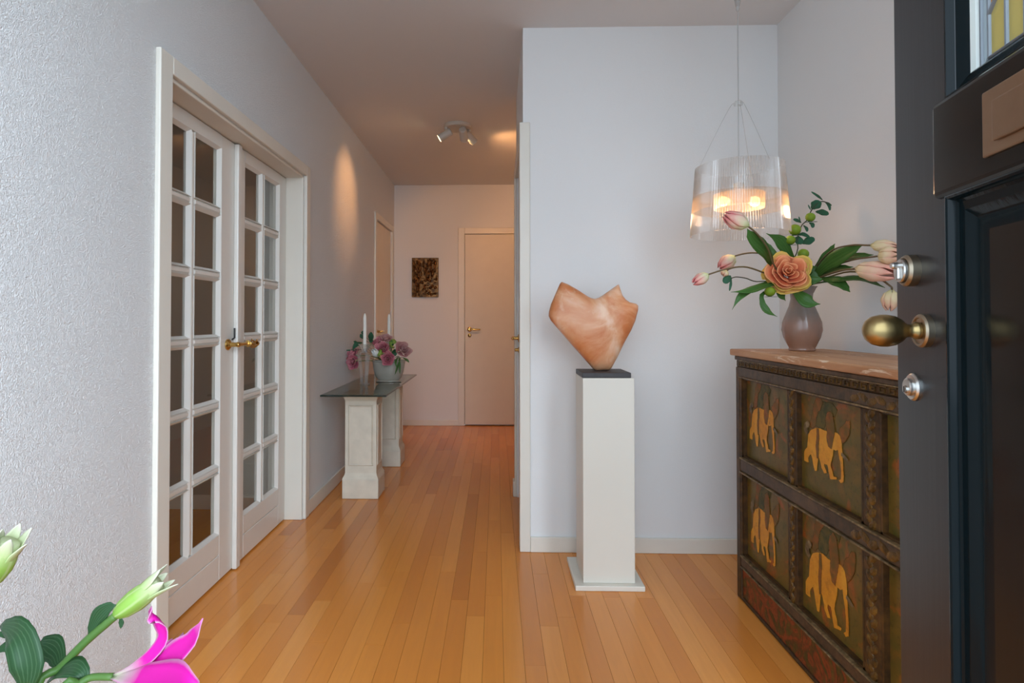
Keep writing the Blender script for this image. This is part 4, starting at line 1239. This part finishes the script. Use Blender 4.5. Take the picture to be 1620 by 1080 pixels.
r = thing('white_flower', 'white blossom leaning between the candlestick and the bowl rim', 'flower', soil, group=G2)
MB().tube([soil, BW(510, 640, -.06)], .003, 5).build('stem', M['green_stem'], r)
tulip_bloom(r, BW(525, 650, -.08), BW(470, 570, -.11) - BW(525, 650, -.08), .075, .028, M['white_petal'], .25)

# ------------------------------------------------------------------ painted chest with elephant panels
CX = 1.015                                   # front plane of the frame
CY0, CY1 = 1.16, 2.505                       # near and far ends
ch = thing('painted_chest', 'old dark lacquered chest painted with golden elephants, behind the front door', 'cabinet', ((CX + 1.395) / 2, (CY0 + CY1) / 2, 0))
FRM, RAIL, GILT = M['chest_frame'], M['chest_rail'], M['gilt_edge']
B(CX + .03, 1.395, CY0 + .02, CY1 - .01, .03, 1.005).build('carcass', FRM, ch)
tp = B(CX - .020, 1.396, CY0 - .03, CY1 + .022, 1.008, 1.035).build('top', M['chest_top'], ch, bevel=.006)
tag(tp, label='worn bare pine top')
def rail(z0, z1, name, mat, depth=.0, y0=CY0, y1=2.466, bev=.004):
    return B(CX - depth, CX + .05, y0, y1, z0, z1).build(name, mat, ch, bevel=bev)
rail(.990, 1.0075, 'cornice', RAIL, .008, y1=CY1)
rail(.962, .990, 'meander_band', FRM, .0, y1=CY1)
B(CX - .004, CX + .05, 2.462, CY1, 0, .962).build('corner_post', FRM, ch, bevel=.006)
rail(.922, .962, 'frieze', RAIL, .006)
rail(.532, .585, 'rail', RAIL, .004, bev=.008)
rail(.140, .182, 'rail', RAIL, .004, bev=.008)
rail(.012, .140, 'skirt', M['chest_skirt'], -.004)
rail(.0, .014, 'plinth_strip', FRM, .002)
def strip(y0, y1, z0, z1, proud=.012, mat=GILT, name='beading'):
    return B(CX - proud, CX + .01, y0, y1, z0, z1).build(name, mat, ch, bevel=min(y1 - y0, z1 - z0) * .35)
strip(CY0, 2.464, .918, .9235, .010); strip(CY0, 2.464, .584, .590, .009); strip(CY0, 2.464, .526, .532, .009); strip(CY0, 2.464, .180, .186, .008); strip(CY0, 2.464, .136, .141, .008); strip(CY0, 2.464, .988, .992, .010)
# meander of raised keys along the band
for k in range(34):
    y = CY1 - .03 - k * .039
    if y < CY0 + .03: break
    m = MB()
    for (a, b, z0, z1) in ((0, .030, .983, .986), (0, .0035, .967, .983), (0, .022, .967, .970), (.019, .0225, .970, .978), (.009, .022, .976, .979)):
        m.box(CX - .0035, CX + .001, y - b, y - a, z0, z1)
    tag(m.build('meander_key', M['chest_carved'], ch), kind='stuff')
posts = [(2.028, 2.078, M['chest_carved']), (1.590, 1.664, M['chest_carved']), (CY0, 1.215, FRM)]
for a, b, m in posts:
    for z0, z1 in ((.186, .526), (.590, .918)):
        B(CX + .004, CX + .05, a, b, z0, z1).build('stile', FRM, ch, bevel=.006)
        if m is not FRM:
            c = (a + b) / 2
            wd = .012 if b - a < .06 else .021
            n = 19
            Rc = random.Random(int(a * 1000) + int(z0 * 100))
            for k in range(n):
                z = lerp(z0 + .012, z1 - .012, k / (n - 1))
                rg = []
                for s_, q in ((1, 0), (.8, .6), (.35, 1.0)):
                    rg.append([V((CX + .005 - .006 * q, c + math.cos(t_) * wd * s_ * .75 + (.35 if k % 2 else -.35) * wd + math.sin(t_) * (.008 if k % 2 else -.008) * s_, z + math.sin(t_) * .017 * s_)) for t_ in [i * math.pi / 4 for i in range(8)]])
                MB().rings(rg).build('carved_leaf', m, ch)
# carved scroll on the frieze and the middle rail
for zc, hh in ((.942, .014), (.559, .016)):
    for k in range(11):
        y = 1.68 - k * .038
        rg = []
        for s_, q in ((1, 0), (.8, .6), (.3, 1.0)):
            rg.append([V((CX - .005 - .003 * q, y + math.cos(t_) * .024 * s_ + math.sin(t_) * (.012 if k % 2 else -.012) * s_, zc + math.sin(t_) * hh * s_ + (.004 if k % 2 else -.004))) for t_ in [i * math.pi / 4 for i in range(8)]])
        MB().rings(rg).build('carved_leaf', M['chest_carved'], ch)
# sunk painted panels with figures
XP = CX + .022
elz = [(190, 430), (215, 385), (260, 368), (310, 370), (350, 392), (385, 402), (440, 405), (480, 415), (505, 445), (520, 500), (525, 560), (528, 640), (535, 740), (543, 850), (540, 900), (515, 908), (500, 890), (520, 880), (522, 800), (512, 700), (500, 640), (488, 575), (465, 585), (440, 570), (432, 640), (415, 700), (410, 740), (430, 800), (440, 850), (475, 860), (470, 875), (410, 870), (400, 820), (390, 760), (380, 728), (350, 715), (345, 740), (365, 790), (372, 810), (350, 810), (325, 760), (310, 690), (300, 660), (285, 655), (280, 700), (272, 790), (255, 785), (240, 720), (230, 660), (215, 620), (200, 630), (185, 660), (190, 700), (170, 695), (150, 685), (150, 600), (165, 575), (180, 560), (185, 500)]
rider = [(385, 400), (375, 340), (368, 280), (380, 220), (405, 200), (430, 230), (438, 300), (448, 380), (445, 430), (420, 560), (395, 540), (380, 470)]
ear = [(500, 420), (505, 380), (540, 345), (575, 300), (598, 295), (600, 360), (590, 430), (560, 480), (535, 510), (522, 480)]
flagl = [(205, 340), (225, 250), (240, 150), (270, 60), (310, 60), (325, 110), (300, 170), (280, 190), (262, 250), (255, 330), (230, 355)]
leafg = [(250, 330), (280, 230), (300, 170), (330, 110), (420, 120), (470, 180), (450, 240), (375, 210), (360, 300), (340, 360), (300, 355)]
tusk = [(528, 618), (560, 645), (585, 675), (580, 680), (550, 655), (528, 632)]
curl = [(150, 360), (160, 320), (185, 300), (205, 320), (195, 345), (180, 345), (178, 375), (192, 400), (180, 412), (160, 390)]
belt = [(278, 375), (292, 378), (294, 470), (288, 520), (290, 655), (280, 655), (272, 540), (280, 470)]
def W2(p):
    q = at_x(1250 + p[0] / 6.354, 620 + p[1] / 6.354, XP)
    return (q.y, q.z)
def box_of(ps):
    return min(p[0] for p in ps), max(p[0] for p in ps), min(p[1] for p in ps), max(p[1] for p in ps)
EB = box_of([W2(p) for p in elz])
def figure(parent, target, shapes):
    y0, y1, z0, z1 = target
    for k, (nm, poly, mat) in enumerate(shapes):
        pts = []
        for p in poly:
            a, b = W2(p)
            pts.append((y0 + (a - EB[0]) / (EB[1] - EB[0]) * (y1 - y0), z0 + (b - EB[2]) / (EB[3] - EB[2]) * (z1 - z0)))
        ft = .0075 if mat in (M['rust'], M['green_paint']) else .0038
        n_ = len(pts)
        ar = sum(pts[q][0] * pts[(q + 1) % n_][1] - pts[(q + 1) % n_][0] * pts[q][1] for q in range(n_))
        sg = 1 if ar > 0 else -1
        outer = []
        for q in range(n_):
            e1 = V((pts[q][0] - pts[q - 1][0], pts[q][1] - pts[q - 1][1]))
            e2 = V((pts[(q + 1) % n_][0] - pts[q][0], pts[(q + 1) % n_][1] - pts[q][1]))
            dd = (e1.normalized() + e2.normalized())
            dd = dd.normalized() if dd.length > .2 else e1.normalized()
            outer.append((pts[q][0] + dd.y * sg * ft, pts[q][1] - dd.x * sg * ft))
        xx = XP - .0008 - .0004 * k
        mm = MB()
        mm.add([(xx, *p) for p in pts] + [(xx + .0002, *p) for p in outer], [tuple(range(n_))] + [(q, (q + 1) % n_, n_ + (q + 1) % n_, n_ + q) for q in range(n_)], [(.5, 1)] * n_ + [(.5, 0)] * n_)
        mm.build(nm, mat, parent)
FIG = [('painted_canopy', leafg, M['green_paint']), ('painted_banner', flagl, M['rust']), ('painted_ear', ear, M['rust']), ('painted_elephant', elz, M['elephant']), ('painted_rider', rider, M['rust']), ('painted_belt', belt, M['rust']), ('painted_tusk', tusk, M['gilt_edge']), ('painted_scroll', curl, M['gilt_edge'])]
colsY = [(2.078, 2.462), (1.664, 2.028), (1.215, 1.590)]
rowsZ = [(.590, .918), (.186, .526)]
def pxbox(x0, x1, y0, y1):
    a, b = at_x(x0, y0, XP), at_x(x1, y1, XP)
    c, d = at_x(x0, y1, XP), at_x(x1, y0, XP)
    return min(a.y, b.y), max(a.y, b.y), min(c.z, b.z), max(a.z, d.z)
TG = {(0, 0): (2.150, 2.370, .650, .800), (1, 0): EB, (2, 0): (1.285, 1.500, .648, .812), (0, 1): None, (1, 1): None, (2, 1): (1.285, 1.500, .255, .415)}
def fit(x0, x1, yt, yb):
    a, b = at_x(x0, (yt + yb) / 2, XP), at_x(x1, (yt + yb) / 2, XP)
    m_ = (x0 + x1) / 2
    return (b.y, a.y, at_x(m_, yb, XP).z, at_x(m_, yt, XP).z)
TG[(0, 0)] = fit(1187, 1226, 645, 711)
TG[(0, 1)] = fit(1189, 1227, 806, 882)
TG[(1, 1)] = fit(1276, 1343, 879, 982)
for i, (a, b) in enumerate(colsY):
    for j, (z0, z1) in enumerate(rowsZ):
        pn = B(XP, XP + .012, a, b, z0, z1).build('panel', M['chest_panel'], ch)
        figure(pn, TG[(i, j)], FIG)
        for (ya, yb, za, zb2) in ((a, a + .008, z0, z1), (b - .008, b, z0, z1), (a, b, z0, z0 + .007), (a, b, z1 - .007, z1)):
            B(CX + .006, XP + .004, ya, yb, za, zb2).build('panel_bead', FRM, ch)
for y in (CY0 + .02, CY1 - .06):
    for x_ in (CX + .035, 1.345):
        B(x_, x_ + .05, y, y + .045, 0, .035).build('foot', FRM, ch)

# ------------------------------------------------------------------ lilies in the left foreground, in a tall floor vase below the frame
LV = V((-.66, .86, 0))
fv = MB().lathe([(.075, 0), (.085, .01), (.10, .12), (.085, .28), (.055, .38), (.052, .42), (.065, .45), (.062, .45), (.046, .42), (.046, .36), (0, .34)], (0, 0, 0), (0, 0, 1), 28).build('floor_vase', M['ceramic'], smooth='sharp', angle=50)
fv.location = LV
tag(fv, 'tall grey floor vase below the lilies in the left foreground', 'vase')
LY = .88
def P(x_, y_, dy=0.0):
    return at(x_, y_, LY + dy)
Z = lambda a, b, dy=0.0: P(a / 3.856, 800 + b / 3.856, dy)
def lily_base(k):
    return LV + V((.018 * math.cos(k * 2.1), .018 * math.sin(k * 2.1), .345)), LV + V((.02 * math.cos(k * 2.1), .02 * math.sin(k * 2.1), .45))
G3 = 'lilies in the foreground'
def bud(root, c, tip, rad, splits):
    d = tip - c
    Ln = d.length
    dn = d.normalized()
    e = dn.orthogonal().normalized()
    g = dn.cross(e)
    n = 24
    rs = []
    for t_, r in ((0, .25), (.05, .55), (.15, .82), (.35, 1.0), (.5, .96), (.66, .78), (.78, .62)):
        rs.append([c + dn * (Ln * t_) + (e * math.cos(2 * math.pi * i / n) + g * math.sin(2 * math.pi * i / n)) * rad * r * (1 + .07 * math.cos(6 * math.pi * i / n)) for i in range(n)])
    m = MB()
    m.rings(rs)
    # colour runs along the whole bud
    m.uv = [(u, v_ * .78) for u, v_ in m.uv]
    m.build('bud_body', M['bud'], root, smooth=True)
    for k in range(splits):
        a = k * 2 * math.pi / splits + .3
        dd = e * math.cos(a) + g * math.sin(a)
        st = c + dn * (Ln * .5) + dd * rad * .80
        en = c + dn * (Ln * (1.0 - .06 * (k % 3))) + dd * rad * (.95 + .25 * (k % 2))
        mm = MB().blade([st, st.lerp(en, .5) + dd * rad * -.03, en], wtab([(0, .9), (.4, 1), (.8, .55), (1, .05)], rad * 1.05), dd, -.25, .0014, 10, 4)
        mm.uv = [(u, .5 + .5 * v_) for u, v_ in mm.uv]
        mm.build('bud_petal', M['bud'], root, smooth=True)
b0, b1 = lily_base(0)
ly = thing('lily', 'green and white lily bud slanting up towards the glazed doors', 'lily', b0, group=G3)
MB().tube([b0, b1, Z(230, 1130, -.02), Z(370, 985), Z(520, 830), Z(640, 725), Z(705, 668)], .0062, 10, 24).build('stem', M['green_stem'], ly, smooth=True)
bud(ly, Z(695, 672), Z(1050, 408, .03), .0172, 6)
leafpart(ly, [Z(550, 790), Z(590, 690), Z(650, 625), Z(708, 603)], .024, (.4, -1, .3), M['lily_leaf'])
leafpart(ly, [Z(735, 680), Z(742, 710), Z(737, 748)], .008, (0, -1, 0), M['lily_leaf'])
leafpart(ly, [Z(365, 995), Z(345, 900, .02), Z(290, 850, .03), Z(230, 845, .03)], .040, (.3, -1, .5), M['lily_leaf'])
leafpart(ly, [Z(285, 1085), Z(360, 1020, -.01), Z(440, 990, -.02), Z(500, 1020, -.03), Z(520, 1085, -.03)], .034, (-.2, -.5, 1), M['lily_leaf'])
leafpart(ly, [Z(170, 1110, -.03), Z(175, 960, -.03), Z(130, 800, -.02), Z(70, 745, 0), Z(0, 735, .02)], .046, (.2, -1, .3), M['lily_leaf'], tab=[(0, .5), (.25, 1), (.6, .95), (.85, .5), (1, .03)])
leafpart(ly, [Z(100, 860, .03), Z(50, 855, .03), Z(-30, 890, .03)], .016, (0, -1, .4), M['lily_leaf'])
leafpart(ly, [Z(90, 800, .03), Z(40, 780, .03), Z(-30, 785, .03)], .012, (0, -1, .4), M['lily_leaf'])
b0, b1 = lily_base(1)
l2_ = thing('lily', 'upright lily bud with split white tips at the left edge of the photo', 'lily', b0, group=G3)
MB().tube([b0, b1, P(-60, 1050), P(-45, 980), P(-22, 925)], .0058, 10, 16).build('stem', M['green_stem'], l2_, smooth=True)
bud(l2_, P(-24, 928), P(27, 836), .021, 6)
b0, b1 = lily_base(2)
l3 = thing('lily', 'open magenta lily with white edged petals at the bottom left', 'lily', b0, group=G3)
nk = Z(690, 1042, -.03)
MB().tube([b0, b1, Z(380, 1130, -.05), Z(480, 1085, -.04), Z(560, 1045, -.03), nk], .0052, 10, 22).build('stem', M['green_stem'], l3, smooth=True)
PT = [(0, .22), (.25, .40), (.55, .85), (.78, 1.0), (.92, .6), (1, .03)]
leafpart(l3, [nk, Z(800, 1000, -.04), Z(915, 920, -.05), Z(1000, 810, -.05), Z(985, 720, -.05), Z(940, 665, -.06), Z(910, 672, -.07)], .028, (-.5, -1, .3), M['lily'], 'petal', tab=[(0, .25), (.3, .62), (.55, .75), (.75, 1.0), (.92, .8), (1, .08)], curl=.10, m=20)
leafpart(l3, [nk, Z(830, 1005, -.04), Z(960, 965, -.05), Z(1080, 900, -.07), Z(1180, 810, -.08), Z(1238, 685, -.09)], .036, (-.2, -.9, .6), M['lily'], 'petal', tab=[(0, .2), (.3, .5), (.6, 1.0), (.8, .7), (1, .02)], curl=.10, m=18)
leafpart(l3, [nk, Z(830, 1045, -.06), Z(980, 1050, -.09), Z(1120, 1080, -.12), Z(1230, 1150, -.12)], .046, (-.1, -.6, 1), M['lily'], 'petal', tab=[(0, .2), (.35, .8), (.6, 1.0), (.85, .5), (1, .03)], curl=.12, m=18)
leafpart(l3, [nk, Z(820, 1075, -.02), Z(950, 1130, -.01), Z(1080, 1230, 0)], .040, (0, -.5, 1), M['lily'], 'petal', tab=PT, curl=.10, m=14)
leafpart(l3, [nk, Z(880, 985, 0), Z(1010, 900, .02), Z(1100, 845, .04), Z(1130, 850, .06)], .032, (-.3, -1, .4), M['lily'], 'petal', tab=PT, curl=.10, m=14)
leafpart(l3, [nk, Z(840, 1090, -.07), Z(980, 1150, -.11), Z(1080, 1260, -.13)], .040, (0, -.5, 1), M['lily'], 'petal', tab=PT, curl=.10, m=14)
for k in range(5):
    q0 = Z(850, 1020, -.05)
    q1 = Z(1040 + 30 * k, 1010 + 30 * k, -.07 - .004 * k)
    fm = MB().tube([q0, q0.lerp(q1, .5) + V((0, 0, -.006)), q1], .0010, 6, 8).build('stamen', M['green_stem'], l3)
    MB().lathe([(.0, -.006), (.0022, -.004), (.0022, .004), (0, .006)], q1, (.3, -.5, .8), 8).build('anther', M['rust'], fm)
bpy.context.view_layer.update()
